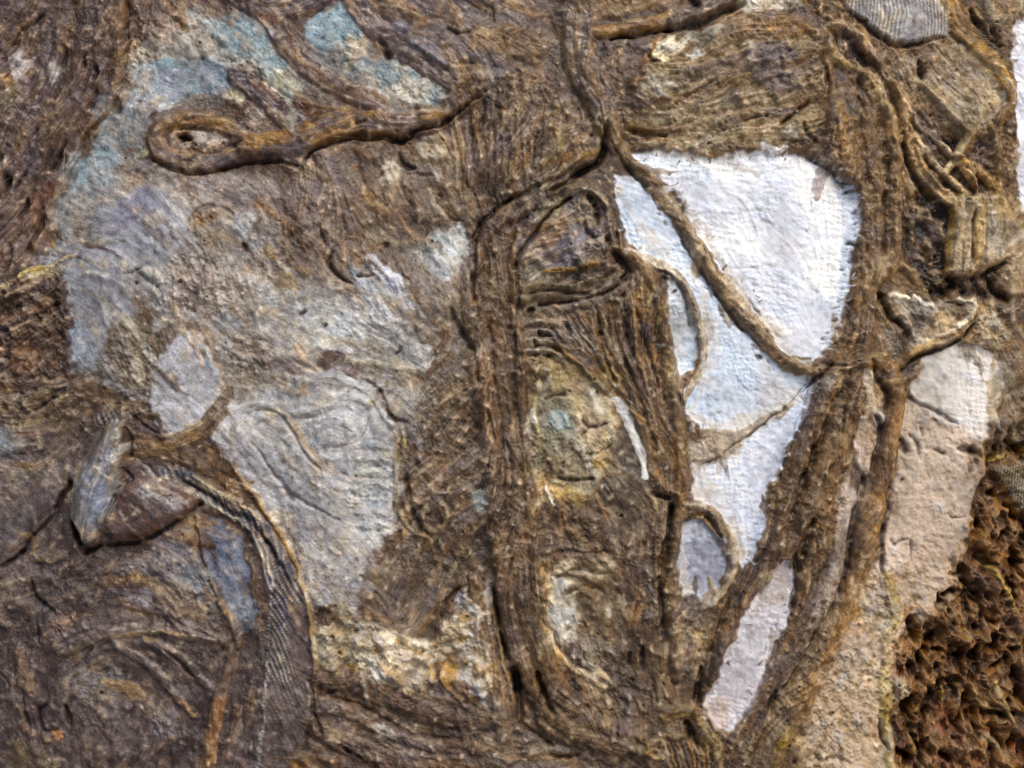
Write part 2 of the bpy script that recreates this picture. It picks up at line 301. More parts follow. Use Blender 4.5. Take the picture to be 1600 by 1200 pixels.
# right upper fold area
P([(975,150),(990,110),(1040,60),(1090,40),(1150,30),(1200,25),(1262,35),(1290,80),(1296,150),(1280,200),(1262,230),(1200,236),(1110,245),(1040,236),(985,220),(968,190)], (116,97,74), (140,118,88), h=9, edge=10, fe=6, fib=1.5, iso=1.1, lump=2.6, part='cloth_fold', label='fibrous brown fold fanning out above the large white canvas', mat='cord')
for p in ([(985,150),(1060,130),(1130,100),(1200,60)],[(980,175),(1060,165),(1150,140),(1260,80)],[(985,200),(1080,200),(1180,175),(1290,120)],[(1000,222),(1100,230),(1200,215),(1290,180)],[(1040,110),(1100,70),(1160,50),(1250,20)]): F(p, 20)
for k in range(16):
    t = k / 15; y0 = 128 + 92 * t; y1 = 60 + 150 * t
    o = random.uniform(-6, 6)
    S([(985+o*3, y0+o, .5),(1060+o*3, y0+o - 8 + 12*t),(1140+o*4, y0*.6+y1*.4+o - 8),(1240+o*5, y1+o, .5)], random.uniform(3,6), 2.4, random.choice([TN,CR,BR,(160,142,108),None,None]), None, al=.5, brk=.5)
P([(1018,66),(1045,56),(1062,62),(1070,80),(1050,96),(1030,104),(1016,92)], (228,210,168), (196,180,140), h=7, edge=10, fe=4, fib=1.5, ang=-50, part='paste_lump', label='bright cream lump above the large white canvas')
P([(1070,50),(1100,34),(1130,32),(1120,56),(1090,68),(1075,62)], (158,146,126), (140,134,120), h=5, fe=5); P([(1070,84),(1092,74),(1100,86),(1080,92)], (198,202,206), None, fe=4, al=.8)
P([(990,110),(1030,104),(1070,112),(1060,140),(1000,150),(985,135)], (182,166,126), (150,134,104), fe=8, al=.8)
P([(1168,70),(1195,60),(1240,72),(1250,110),(1240,150),(1200,150),(1175,110)], (122,108,102), (110,98,98), h=5, edge=12, fe=7, fib=.8)
P([(1150,40),(1190,26),(1255,28),(1268,48),(1230,56),(1180,62)], (176,128,70), (146,112,74), h=3, fe=6, fib=1.8, ang=-20, al=.85); P([(1166,64),(1180,70),(1182,96),(1170,92)], (166,152,128), None, fe=5, al=.8)
S([(1036,46),(1020,70),(1000,110),(985,135)], 5.5, 6, (150,112,76), BR, part='cord', label='thin brown cord beside the cream lump', mat='cord'); G([(1012,88),(1022,96),(1030,98)],3,9,BK)
for g in [([(1070,150),(1090,142),(1118,124)],2.8,9),([(1040,118),(1065,114)],2,6),([(1100,170),(1130,158)],2,6),([(1150,195),(1200,180)],2.5,7),([(1205,160),(1240,140)],2,6),([(978,200),(1010,206),(1040,212)],6,14)]: G(*g, c=BK, al=.4)
S([(985,193),(1010,200),(1040,220)],6,4,(164,130,84),None,al=.6)
# horn shaped flap left of knot
P([(842,250),(880,215),(905,200),(930,180),(946,200),(944,222),(925,240),(880,268),(840,290),(800,305),(780,330),(770,300),(800,270)], (132,113,84), (120,102,88), h=8, edge=7, fe=4, fib=1.2, ang=-35, part='flap', label='pointed leaf shaped flap left of the central knot', mat='strap')
P([(878,258),(896,230),(912,212),(920,222),(905,245)], (150,100,62), None, fe=5, al=.8); P([(850,245),(880,208),(886,230),(862,262),(848,262)], (172,142,84), None, fe=6, al=.7)
S([(944,205),(938,228),(910,248),(870,270),(836,290),(800,303)], 5.5, 6, (146,116,72), (118,100,78), part='cord', label='ochre rim cord of the pointed flap', mat='cord'); G([(905,208),(884,232),(872,258),(840,280)],1.6,5,(190,176,150)); D_(929,213,3,12,BK); D_(928,190,3,9,BK,1.6,-40)
G([(948,196),(952,215),(944,240),(930,256),(905,270),(885,285),(860,300)],6,24,BK)
# ================================================================== canvases
cv = dict(weave=1.0, fib=.25, iso=.35, lump=.8, gls=.25, mat='canvas', fe=2.2, brk=.5)
P([(975,240),(1050,236),(1110,247),(1200,238),(1285,252),(1328,292),(1350,350),(1336,395),(1330,440),(1318,505),(1290,548),(1268,580),(1238,566),(1180,490),(1130,420),(1090,360),(1050,300)], (219,223,237), (226,227,236), level=-7, edge=5, part='canvas', label='large bright white canvas patch right of the slanting cord', **cv)
P([(964,276),(990,272),(1020,300),(1060,350),(1100,410),(1140,475),(1200,545),(1262,590),(1220,632),(1160,672),(1110,672),(1080,655),(1068,620),(1100,560),(1094,500),(1070,445),(1010,398),(975,355)], (210,217,230), (192,206,226), level=-8, edge=5, part='canvas', label='long narrow white canvas left of the slanting cord', **cv)
P([(1272,590),(1240,690),(1205,770),(1196,840),(1165,890),(1140,860),(1120,810),(1090,775),(1078,725),(1110,725),(1160,690),(1215,650)], (216,218,231), (198,205,222), level=-8, edge=5, part='canvas', label='triangular white canvas below the thin cracked band', **cv)
P([(1066,812),(1090,808),(1120,838),(1134,880),(1128,915),(1100,945),(1072,936),(1060,880)], (190,196,212), (140,142,158), level=-12, edge=6, part='canvas', label='small grey blue canvas oval inside the curved cord', **cv)
P([(1040,436),(1062,440),(1078,470),(1088,520),(1085,575),(1062,590),(1050,540),(1044,480)], (190,195,202), (160,162,164), level=-8, edge=6, part='canvas', label='slim grey white canvas sliver inside the arc of cord', **cv)
P([(1588,20),(1650,-20),(1740,-20),(1740,420),(1600,400),(1592,300),(1590,200),(1585,100)], (222,224,236), (196,196,208), level=-8, edge=6, part='canvas', label='white canvas at the right edge of the picture', **cv)
P([(1440,560),(1500,532),(1545,545),(1566,580),(1566,640),(1552,690),(1510,682),(1460,650),(1425,610)], (210,202,194), (190,180,170), level=-4, edge=8, part='canvas', label='greyish white canvas area at the right below the torn flap', **dict(cv, iso=.7))
P([(1410,620),(1450,645),(1500,672),(1545,715),(1526,790),(1520,860),(1500,940),(1440,990),(1392,1010),(1400,1120),(1392,1240),(1290,1260),(1230,1180),(1265,1080),(1300,1000),(1330,940),(1352,900),(1380,850),(1400,740)], (192,173,156), (174,156,138), level=-4, edge=10, part='canvas', label='pinkish beige gritty canvas at the right', **dict(cv, iso=.85, lump=1.4, weave=.6, fe=7))
P([(1405,760),(1460,740),(1490,800),(1470,880),(1410,890),(1400,820)], (186,164,146), None, fe=14, al=.8, weave=.5); P([(1310,940),(1400,900),(1400,1100),(1385,1220),(1290,1300),(1240,1200),(1270,1080)], (192,168,140), (172,148,120), fe=14, al=.95, iso=1.1, calm=.3)
P([(1480,560),(1545,570),(1545,660),(1500,660),(1480,610)], (216,210,206), None, fe=12, al=.8, weave=1)
S([(1552,600),(1556,660),(1548,700)], 10, 2, (178,150,112), None, al=.7); P([(1570,560),(1740,560),(1740,700),(1575,680)], (150,142,128), (130,112,84), fe=8, al=.8, part='paste_patch', label='dull grey brown paste at the right edge')
# pale blue strokes of colour on the canvases
for pts, w, c in [([(1010,250),(1060,256),(1110,275)],16,(196,208,226)),([(1000,305),(1040,340),(1085,400),(1130,470)],10,WB),([(1150,290),(1200,300),(1260,290)],14,(214,221,238)),([(1320,310),(1334,350),(1322,420),(1312,480)],8,(190,205,226)),
    ([(1090,470),(1140,520),(1170,560)],14,(196,208,228)),([(1215,470),(1225,490),(1232,505)],4,(186,200,224)),([(1100,600),(1150,620),(1120,650)],18,(206,212,224)),([(1255,620),(1240,660),(1215,720)],9,(190,200,218)),([(1130,760),(1150,800),(1165,850)],16,(204,208,222)),([(1075,530),(1078,570)],9,(186,206,230))]:
    S(pts, w, .6, c, None, al=.55, brk=.9, flow=False)
for wn_ in [([(985,262),(1010,262),(1000,285),(975,280)],(150,148,150))]: P(wn_[0], wn_[1], None, fe=6, al=.7, weave=.8)
P([(1180,560),(1215,590),(1250,600),(1220,630),(1180,650),(1185,600)], (178,170,166), (206,206,212), fe=10, al=.6, weave=.8)
for pts_, w_ in [([(972,300),(1000,350),(1040,400)], 9), ([(1100,470),(1112,520),(1110,580),(1085,640)], 9), ([(1060,300),(1105,365),(1150,440),(1200,510),(1240,552)], 8), ([(1084,650),(1120,668),(1160,668),(1205,640)], 12), ([(1082,740),(1100,775),(1140,815),(1160,865)], 12), ([(1205,600),(1235,610),(1215,640)], 12), ([(1072,810),(1068,880),(1076,930)], 7)]:
    S(pts_, w_, 1, (192,178,158), (212,208,206), al=.6, brk=1.6, flow=False)
for pts_, w_ in [([(1030,300),(1080,365),(1130,440),(1180,515),(1225,568)], 6)]: S(pts_, w_, 0, (150,150,166), (176,180,196), al=.55, brk=1.2, flow=False)  # blue grey shade painted along the slanting cord's lower left
P([(1075,700),(1100,680),(1160,680),(1200,650),(1160,700),(1090,735)], (176,160,140), (150,130,106), h=1.5, edge=10, fe=9, iso=1.2, part='paste_band', label='thin brownish cracked band between two white canvases')
P([(1150,930),(1175,900),(1195,860),(1205,870),(1190,920),(1160,960)], (160,146,140), None, fe=7, al=.7)
G([(1092,732),(1120,716),(1150,694),(1185,672),(1215,645),(1260,600)],1.8,6,BK); G([(1130,338),(1150,332),(1168,330)],1.2,2.5,(196,190,196)); G([(1140,420),(1170,418),(1200,412)],1.4,3,(160,156,164)); G([(1165,232+70),(1190,240+80)],1,1)
for i in range(46):
    r_ = random.random
    P_ = random.choice([(1150+r_()*170,300+r_()*220),(1090+r_()*110,590+r_()*70),(1110+r_()*90,730+r_()*100),(1120+r_()*70,980+r_()*90),(1070+r_()*50,840+r_()*80),(1000+r_()*60,310+r_()*50)])
    D_(P_[0], P_[1], random.uniform(.9,1.8), 2.5, (120,116,128), random.choice([1,2.2]), random.uniform(0,180))
for i in range(38):                                # nicks along the torn paint edge of the canvases
    t = random.random(); q = spline([(1325,290),(1350,350),(1334,400),(1328,450),(1316,510),(1285,550)]); k = q[int(t*(len(q)-1))]
    D_(k[0]-random.uniform(2,16), k[1], random.uniform(1.2,3.2), 4, (96,92,96), 1.5, random.uniform(-40,40))
q = spline([(1040,300),(1080,365),(1120,430),(1165,500),(1230,575)])
for i in range(34):
    k = q[int(random.random()*(len(q)-1))]; D_(k[0]-random.uniform(10,22), k[1]+random.uniform(6,14), random.uniform(1.4,3.2), 4, (96,90,94), 1.8, random.uniform(20,80))
# ---- slanting cord over the canvases
S([(955,190,1.1),(966,222,1),(992,256,.9),(1030,298,.9),(1064,344,.95),(1092,386,1),(1120,436,1.05),(1152,482,1.05),(1190,530,1),(1232,568,.9),(1268,582,.7)], 12.5, 14, (130,108,82), (156,132,102), part='cord', label='slanting brown cord crossing the white canvas from the knot', mat='cord', prof='round', fib=1.8, yarn=2, yamp=1.6, iso=.8)
S([(1000,252),(1040,300),(1080,358),(1110,410),(1140,455)], 4, 1.5, (178,154,122), None, al=.6); S([(1135,440),(1155,465),(1175,500)], 7, 3, (196,176,146), None, al=.8)  # lit upper right side of the cord painted lighter
G([(1060,362),(1090,410),(1115,450),(1150,500),(1190,545)],3.4,9,(84,74,74)); G([(1172,470),(1190,495)],2.5,7,BK); G([(958,222),(980,258),(1010,292)],2.2,7,BK)  # first groove carries the cord's painted shadow
# ---- arc cord
S([(960,388,.8),(1000,398),(1036,414),(1066,440),(1086,480),(1098,530),(1098,572),(1082,606),(1070,630,.7)], 7, 7, (190,176,154), (160,142,118), part='cord', label='thin tan cord arching between the fibre bundle and the white canvas', mat='cord', yarn=1, fib=1.3)
G([(1020,424),(1050,432),(1070,462),(1080,510)],3,8,(100,90,84)); D_(1054,454,3.5,8,BK,1.3,-20); D_(1036,436,5,10,BK)
# ---- crumpled hood (small head)
P([(806,420),(812,360),(850,310),(890,292),(930,300),(952,340),(962,390),(950,420),(930,440),(880,452),(830,470),(806,470)], (134,116,96), (116,106,104), h=12, edge=14, fe=6, fib=1.5, iso=1.4, lump=4, ang=-40, part='crumpled_cloth', label='small crumpled hood of stiff cloth in the centre', mat='cord')
SUB[0] = len(PARTS) - 1
P([(838,400),(870,370),(905,350),(925,370),(920,400),(880,415),(850,415)], (134,132,142), (104,94,94), fe=6, al=.8, fib=.8); P([(830,370),(850,352),(880,345),(868,375),(840,388)], (164,118,80), None, fe=6, al=.7); P([(848,312),(880,302),(872,330),(845,345)], (166,148,112), None, fe=5, al=.7)
P([(915,405),(950,385),(965,400),(950,425),(920,420)], (170,132,78), BR, fe=5, al=.8, h=3); P([(820,405),(850,395),(860,420),(830,440),(818,430)], (150,140,124), None, fe=5, al=.7)
S([(745,420,.7),(752,380,.8),(775,345,1),(820,318,1),(865,296,.9),(905,288,.8),(935,298,.8),(955,325,.8),(962,360,.8),(966,385,.7)], 15, 16, (128,108,84), (112,98,86), part='cord', label='brown cord arching over the crumpled hood', mat='cord', fib=1.6, yarn=2, prof='flat')
G([(806,420),(820,385),(845,350),(868,325),(890,310)],3.5,16,BK); G([(918,305),(930,325),(936,350)],5,18,BK); G([(800,375),(806,350),(825,335)],2.5,8,BK); G([(912,350),(918,365),(930,370)],3.5,10,BK); P([(929,352),(936,354),(934,372),(930,370)], (236,232,232), None, fe=2.5)  # last patch is a painted white glint
for pts, w, h, c in [([(812,448),(850,442),(900,446),(940,432),(958,418)],6,6,(128,114,92)),([(808,466),(860,462),(910,466),(950,446),(975,430)],7,7,(118,104,86)),([(816,482),(850,484),(900,478),(950,462),(985,445)],8,6,(120,108,94)),([(850,425),(890,418),(930,412)],5,5,OC)]:
    S(pts, w, h, c, None, part='fold_ridge', label=None, mat='cord', fib=1.3, yarn=1)
SUB[0] = None
G([(815,456),(860,454),(915,458),(950,440)],2.2,10,BK); G([(812,474),(870,474),(930,462),(975,440)],2.2,10,BK); G([(950,372),(962,395),(975,410),(985,425),(972,436)],8,18,BK); G([(965,365),(968,390)],3,10,BK); G([(945,430),(955,424)],4,10,BK)
S([(820,476),(836,474),(838,490),(826,496),(816,486),(820,476)], 4, 4, (158,144,122), None); D_(829,484,5.5,14,BK)
# ---- fibre bundle falling from the hood
P([(812,490),(850,492),(900,490),(960,462),(1010,420),(1038,470),(1052,560),(1064,640),(1070,760),(1020,760),(1000,690),(960,620),(920,600),(860,590),(815,560)], (98,80,62), (124,100,70), h=6, edge=10, fe=5, fib=2.6, iso=.6, part='fibre_bundle', label='bundle of brown fibres falling from the hood', mat='cord')
SUB[0] = len(PARTS) - 1
for p in ([(860,490),(900,540),(950,610),(980,680)],[(910,490),(950,560),(990,640),(1010,720)],[(960,470),(1000,560),(1030,660),(1045,750)],[(1000,430),(1030,520),(1050,640),(1060,760)],[(815,520),(850,520),(890,560)]): F(p, 18)
for i in range(30):
    t = i / 29; x = 850 + 165 * t + random.uniform(-6, 6); y = 496 - 60 * t * t + random.uniform(-6, 14)
    L = random.uniform(.6, 1.0)
    ex, ey = 955 + 100 * t, 620 + 120 * t
    S([(x, y, .5), (x + (ex - x) * .35 * L, y + (ey - y) * .45 * L, 1), (x + (ex - x) * L, y + (ey - y) * L, .5)], random.uniform(2.2, 6.0), random.uniform(2, 6.5), random.choice([OC, TN, BR, DK, (168,120,66), (120,94,68), (176,156,120), (78,60,50), (110,98,94)]), None, al=.75, brk=.1, part='fibre' if i % 2 == 0 else None, label=None, mat='cord')
SUB[0] = None
for g in [([(930,480),(940,540),(960,600)],3,12),([(965,480),(985,540)],3,10),([(885,510),(895,525)],4,12),([(990,480),(1010,540),(1030,610)],3,10),([(862,512),(880,540)],2.5,8),([(975,560),(990,600)],3,9)]: G(*g, c=BK, al=.5)
P([(998,500),(1020,510),(1025,535),(1008,535)], (100,84,90), None, fe=4, h=3)
S([(820,500),(850,505),(880,500)],5,4,TN,None,al=.6); S([(815,530),(850,524),(890,535)],6,5,(118,112,108),None,al=.7); S([(818,545),(850,540),(880,560),(890,580)],4,5,(146,134,116),None,al=.6); G([(812,555),(850,552),(880,575)],3,8)
for y_ in (508, 522, 538, 552): S([(812, y_, .5), (836, y_ - 6 + random.uniform(-3, 3)), (866, y_ - 2), (892, y_ + 10, .4)], 4.5, 6, random.choice([(172,158,130), (150,136,112), (134,124,112)]), None, al=.75); G([(816, y_ + 7), (840, y_ + 3), (870, y_ + 7)], 2.2, 9, BK)
for x_, y_ in [(846,520),(888,516),(836,536),(870,548),(905,540),(940,520)]: D_(x_, y_, random.uniform(2.5, 4.5), 12, BK, 1.4, random.uniform(20, 80))
P([(905,490),(925,495),(950,560),(945,600),(925,580),(912,530)], (166,122,70), (140,104,70), fe=6, al=.7); P([(880,500),(900,500),(930,590),(915,600),(890,550)], (112,102,100), None, fe=6, al=.7)
P([(820,580),(850,562),(880,575),(885,600),(850,615),(822,610)], (178,164,140), (140,124,100), h=5, edge=9, fe=6, iso=1.3)
# long strand framing the bundle at right
S([(992,400,.7),(1018,436),(1034,486),(1044,550),(1054,620),(1066,690),(1068,760),(1056,830),(1050,900),(1052,990),(1060,1060,.8)], 10, 11, (138,112,78), (116,98,78), part='cord', label='upright brown cord edging the fibre bundle on the right', mat='cord', yarn=1, fib=1.6)
S([(985,640,.6),(1000,660),(1010,700),(1028,745),(1060,778,.8)], 8, 9, (152,112,68), (130,102,74), part='cord', label='rusty ochre strand curving down beside the white stripe', mat='cord'); S([(1056,690),(1058,730),(1062,770)],9,4,(146,106,66),None,al=.7)
# ---- small face panel
P([(822,560),(880,556),(940,590),(968,640),(966,720),(950,780),(960,860),(970,900),(850,890),(838,800),(822,740)], (166,142,96), (126,106,76), fe=9, al=.85, iso=1.5, lump=3, brk=1.1, fib=.6, part='paste_patch', label='ochre and cream gritty column around the small face')
for k_ in range(26):
    x_, y_ = random.uniform(830, 955), random.uniform(570, 880); S([(x_, y_, .6), (x_ + random.uniform(-8, 8), y_ + random.uniform(4, 16), .6)], random.uniform(2.5, 7), random.uniform(1, 5), random.choice([(204,184,138),(188,156,92),(214,204,180),(120,100,72),(98,82,64)]), None, al=.8, brk=1, flow=False)
P([(826,612),(860,598),(920,606),(955,630),(965,680),(955,730),(930,765),(900,790),(860,780),(835,775),(822,730),(826,670)], (176,156,116), (142,130,106), h=3, edge=16, fe=8, iso=1.2, lump=2.6, fib=.4, part='plaster_face', label='small yellowish plaster face with a bluish round eye', mat='plaster')
P([(850,620),(890,620),(900,650),(905,700),(880,718),(855,700),(846,660)], (150,150,134), (138,132,112), fe=9, al=.7); P([(862,645),(880,638),(894,652),(892,668),(874,674),(862,662)], (154,168,166), None, fe=3, h=4, edge=6)
S([(850,626),(868,618),(890,622)],4,4,(160,150,124),None); G([(855,622),(868,616),(885,616)],2.2,8,BK); G([(896,652),(890,668),(882,676)],1.8,5); S([(904,650),(910,690),(914,715)],4,4,(196,182,148),None,al=.7); S([(840,600),(836,640),(842,680)],4,5,(184,160,110),None,al=.8)
P([(910,640),(935,640),(950,660),(945,690),(918,700),(908,670)], (160,138,110), (180,158,128), fe=5, h=4); S([(914,650),(922,662),(935,666),(948,658)],3.5,4,(120,104,84),None); G([(912,656),(924,668),(940,668),(952,658)],2.2,7,BK); P([(925,615),(945,625),(950,645),(935,650)], (196,186,168), (120,106,88), fe=4, h=3)
for g in [([(920,708),(935,708),(952,700),(964,690)],1.8,7),([(930,725),(936,712)],1.5,5),([(868,744),(895,748),(928,750)],4,9),([(844,752),(845,780)],2,7),([(910,680),(922,670)],1.5,5),([(835,718),(850,710)],1.3,4),([(905,722),(925,716)],1.4,4)]: G(*g, c=BK, al=.7)
P([(828,742),(856,740),(862,790),(850,830),(832,820),(826,780)], (200,178,132), (170,144,100), fe=6, al=.85, h=2); P([(850,800),(900,800),(930,830),(920,860),(860,860)], (150,126,90), (96,78,62), fe=10, al=.6)
P([(860,765),(890,760),(925,775),(925,785),(885,785),(865,778)], (190,156,96), None, fe=5, h=6); P([(920,712),(950,708),(952,728),(930,730)], (194,160,104), None, fe=4, al=.9); P([(835,750),(850,755),(850,790),(862,820),(845,815),(835,780)], (178,144,98), None, fe=5, al=.8)
for x,y in [(866,671),(888,694),(914,711),(882,686),(846,724)]: D_(x,y,1.7,5,BK)
# lower brown paste with panel
P([(835,790),(900,790),(960,760),(1000,720),(1040,760),(1040,840),(1030,920),(1030,1000),(1080,1060),(1090,1120),(1000,1180),(900,1150),(850,1080),(845,960),(830,850)], (98,80,64), (116,96,72), h=4, edge=12, fe=8, fib=1.0, iso=1.1, ang=80, part='paste_patch', label='dark brown rough paste below the small face')
P([(955,690),(985,640),(1004,690),(1014,750),(1030,775),(1000,800),(950,790),(935,770),(965,730)], (116,103,88), (108,96,82), h=5, edge=10, fe=6, fib=.9, iso=.3, lump=.8, ang=60, part='paste_patch', label='smooth grey brown smear beside the white stripe', mat='strap')
S([(960,622,.8),(976,648),(988,680),(1002,712),(1008,744,.7)], 7.5, 4, (246,242,238), (228,222,214), part='white_stripe', label='short curved bright white paint stripe', mat='canvas', brk=.35, fib=.2, iso=.2); S([(978,650),(986,676)],4.5,1,(232,228,224),None,brk=.8)
S([(958,600),(950,640),(960,690)],4,3,(200,190,176),None,al=.4,brk=1.2)
for pts,w in [([(818,600),(822,640),(832,680)],3.5),([(834,640),(836,658)],5),([(820,690),(818,740),(832,770),(836,785)],3.5),([(848,755),(856,775),(862,792)],4),([(860,750),(868,752)],4)]: S(pts,w,2,(236,226,206),None,brk=1.1,al=.9)
P([(848,880),(900,872),(965,878),(972,905),(950,930),(970,960),(940,980),(900,985),(885,1000),(862,980),(852,930)], (202,184,150), (140,122,96), fe=9, iso=1.3, lump=2.5, h=2, calm=.6, part='plaster_patch', label='cream and brown broken plaster panel below the small face', mat='plaster')
for g in [([(852,868),(890,864),(950,862)],2.8,8),([(850,880),(852,900)],3.5,10),([(870,905),(905,890),(950,898)],3,9),([(880,930),(920,915),(945,930)],3,8),([(888,985),(892,996)],7,10),([(960,905),(968,930)],2.5,6)]: G(*g, c=BK, al=.6)
S([(910,862),(950,875),(968,905),(970,940)],8,4,(190,176,152),(130,112,90),al=.7,brk=1); S([(868,900),(905,898),(930,910)],5,6,(110,96,84),None,al=.6); S([(880,925),(900,918),(925,930),(930,950)],6,6,(126,112,92),None,al=.6)
P([(862,905),(882,900),(890,930),(918,948),(905,975),(890,1000),(868,985),(860,950)], (188,188,182), (196,182,156), fe=6, al=.95); P([(905,880),(950,885),(955,900),(930,905),(905,895)], (196,176,140), None, fe=5, al=.8); P([(895,905),(930,900),(950,930),(945,975),(915,1000),(910,960)], (104,90,74), (122,106,86), fe=8, al=.85); P([(945,1020),(975,1015),(978,1050),(965,1070),(940,1050)], (96,84,80), None, fe=10, al=.7)
P([(890,1000),(930,990),(960,1020),(940,1050),(905,1040)], (138,128,116), (112,98,84), fe=8, al=.7)
S([(850,880,.5),(852,930),(858,980),(868,1020),(892,1046),(915,1060),(950,1080,.5)], 5.5, 6, (222,196,150), (190,150,94), part='cord', label='cream edged thin ridge curling under the broken plaster panel', mat='cord', brk=.6)
S([(912,1038),(935,1052),(956,1066)],5,4,(196,170,130),None); G([(890,1045),(905,1042)],2,7,BK); P([(905,1050),(935,1060),(950,1085),(930,1090),(905,1065)], (190,166,128), None, fe=5,al=.8)
# ---- central upright trunk of cords
P([(735,340),(770,330),(806,340),(806,420),(812,500),(824,620),(822,720),(832,790),(845,900),(852,1000),(880,1070),(930,1120),(1010,1150),(1010,1180),(930,1178),(850,1140),(806,1050),(785,980),(770,900),(760,780),(742,640),(728,520),(730,420)], (98,80,65), (114,93,70), h=12, edge=10, fe=5, fib=1.8, iso=.8, lump=1.5, part='cord_bundle', label='thick upright bundle of brown cords down the middle', mat='cord')
SUB[0] = len(PARTS) - 1
for pts, w, h, c in [([(748,400),(745,480),(752,580),(765,680),(778,800),(785,900),(800,980),(812,1040)],14,9,None),([(785,360),(778,440),(782,540),(792,640),(800,740),(808,860),(822,960),(850,1050),(890,1110)],13,9,(118,100,78)),([(802,400),(806,500),(815,600),(818,700),(826,800),(838,900),(846,990),(870,1055)],9,7,(132,108,76)),
     ([(812,1020),(840,1090),(890,1140),(960,1168),(1010,1170)],13,8,(128,106,80)),([(760,330),(765,400),(760,460)],9,5,None),([(765,580),(760,640),(770,700)],8,5,(146,110,74))]:
    S(pts, w, h, c, None, al=.5, part='cord', label=None, mat='cord', yarn=2, yamp=1.5, fib=1.9)
SUB[0] = None
for g in [([(800,308),(770,332),(752,352),(742,385),(740,430),(743,472)],4,18),([(705,482),(714,508),(728,530),(738,548)],7,14),([(808,410),(808,470),(803,540)],2.8,10),([(760,640),(765,672),(772,690)],4,14),([(766,600),(762,625)],2.5,8),([(804,1040),(810,1080),(812,1130)],7,24),([(812,1130),(850,1156),(866,1170)],4,14),([(838,1050),(846,1080),(862,1112)],6,22),
     ([(770,920),(782,990),(796,1030)],4,18),([(793,690),(794,720)],3,9),([(800,600),(812,660),(818,700)],2,8),([(742,560),(748,600)],3,9)]: G(*g, c=BK)
# straps at the bottom centre
S([(742,905,.7),(752,960),(762,1020),(775,1070),(784,1120),(790,1200),(792,1290)], 13, 9, (120,101,80), (150,120,80), part='strap', label='flat brown strap with an ochre edge at the bottom centre', mat='strap', prof='flat', fib=1.0)
S([(766,935),(776,980),(786,1030),(792,1070)],2.8,4,(178,148,96),None,al=.8); G([(746,980),(756,1030),(768,1070)],2.4,9,BK)
P([(795,1130),(850,1150),(880,1180),(960,1190),(1000,1200),(1000,1310),(795,1310)], (118,103,88), (136,118,96), fe=8, fib=1.2, iso=1, part='crust_ground', label='grey brown lumpy paste at the bottom edge, centre')
S([(820,1180),(860,1172),(885,1178)],7,6,(146,134,118),None,al=.7); G([(862,1184),(885,1188),(905,1184)],4,12,BK)
# smeared greys joining the patches of the head
for q_, c_, c2_, a_ in [([(250,420),(330,400),(420,420),(520,440),(640,430),(700,380),(735,400),(720,470),(660,560),(600,600),(520,560),(440,560),(340,540),(270,500)], (166,164,166), (158,148,136), .75),
    ([(100,350),(200,290),(330,290),(420,300),(440,340),(380,400),(290,420),(160,440),(100,430)], (150,148,158), (146,136,128), .7),
    ([(340,560),(420,540),(500,560),(600,580),(640,620),(640,700),(560,640),(440,640),(350,640)], (168,162,156), (156,144,128), .8),
    ([(480,900),(560,880),(600,900),(580,960),(520,985),(490,970)], (168,158,156), None, .7)]:
    P(q_, c_, c2_, fe=26, al=a_, brk=.9, iso=.55, fib=.5, ang=42)
for q_, c_, a_ in [([(190,255),(300,262),(420,290),(500,350),(470,400),(400,390),(330,410),(270,400),(240,340),(190,300)], (138,123,110), .55), ([(400,300),(520,330),(600,400),(560,430),(480,430),(420,380)], (120,104,90), .7),
    ([(250,450),(330,430),(380,500),(420,580),(350,600),(330,540),(270,500)], (156,142,126), .5), ([(600,430),(690,440),(740,520),(700,600),(620,600),(640,520)], (134,120,98), .55), ([(150,500),(240,470),(280,520),(240,590),(150,600)], (130,116,96), .7), ([(430,560),(500,560),(540,600),(460,620)], (150,128,104), .6)]:
    P(q_, c_, None, fe=18, al=a_, brk=1.3)
P([(222,585),(262,525),(310,500),(345,570),(356,625),(320,665),(280,690),(240,680),(216,645)], (126,108,90), (148,130,108), fe=7, al=.8)
# ---- pale plaster
P([(98,430),(120,380),(165,325),(225,292),(275,300),(295,350),(285,400),(250,430),(225,470),(190,510),(160,560),(118,578),(96,530),(92,470)], (150,150,157), (140,140,145), fe=9, iso=.35, fib=.35, lump=1, h=3, edge=20, gls=.3, part='plaster_patch', label='smooth lilac grey plaster on the left of the head', mat='plaster')
P([(195,310),(235,300),(240,330),(210,350),(180,350)], (124,124,140), None, fe=12, al=.7); P([(105,500),(150,520),(140,570),(110,580)], (140,150,162), None, fe=10, al=.7)
P([(292,345),(312,326),(345,324),(372,345),(368,380),(345,400),(315,398),(296,375)], (160,142,114), (150,138,122), fe=10, al=.8, h=3, edge=14, iso=1.1, part='plaster_patch', label='round ochre disc of plaster in the head', mat='plaster'); P([(300,340),(325,328),(345,335),(330,350),(305,355)], (172,126,74), None, fe=6, al=.8)
G([(292,346),(300,332),(322,321),(352,328),(368,340)],2,7,BK); P([(368,345),(380,335),(398,338),(392,365),(375,372)], (168,168,168), None, fe=4, h=4); D_(383,382,4.5,10,BK,1.3,70); P([(262,345),(285,350),(290,390),(275,410),(262,380)], (168,168,176), None, fe=10, al=.8)
P([(222,420),(240,422),(256,436),(262,446),(240,440),(228,432)], (198,184,162), None, fe=2.5, h=5, edge=5, part='plaster_flake', label='small lens shaped cream flake lifting from the head', mat='plaster'); G([(196,430),(210,426),(219,420),(223,417)],1.8,7,BK); G([(216,428),(232,442),(250,449)],5,7,(98,100,104))
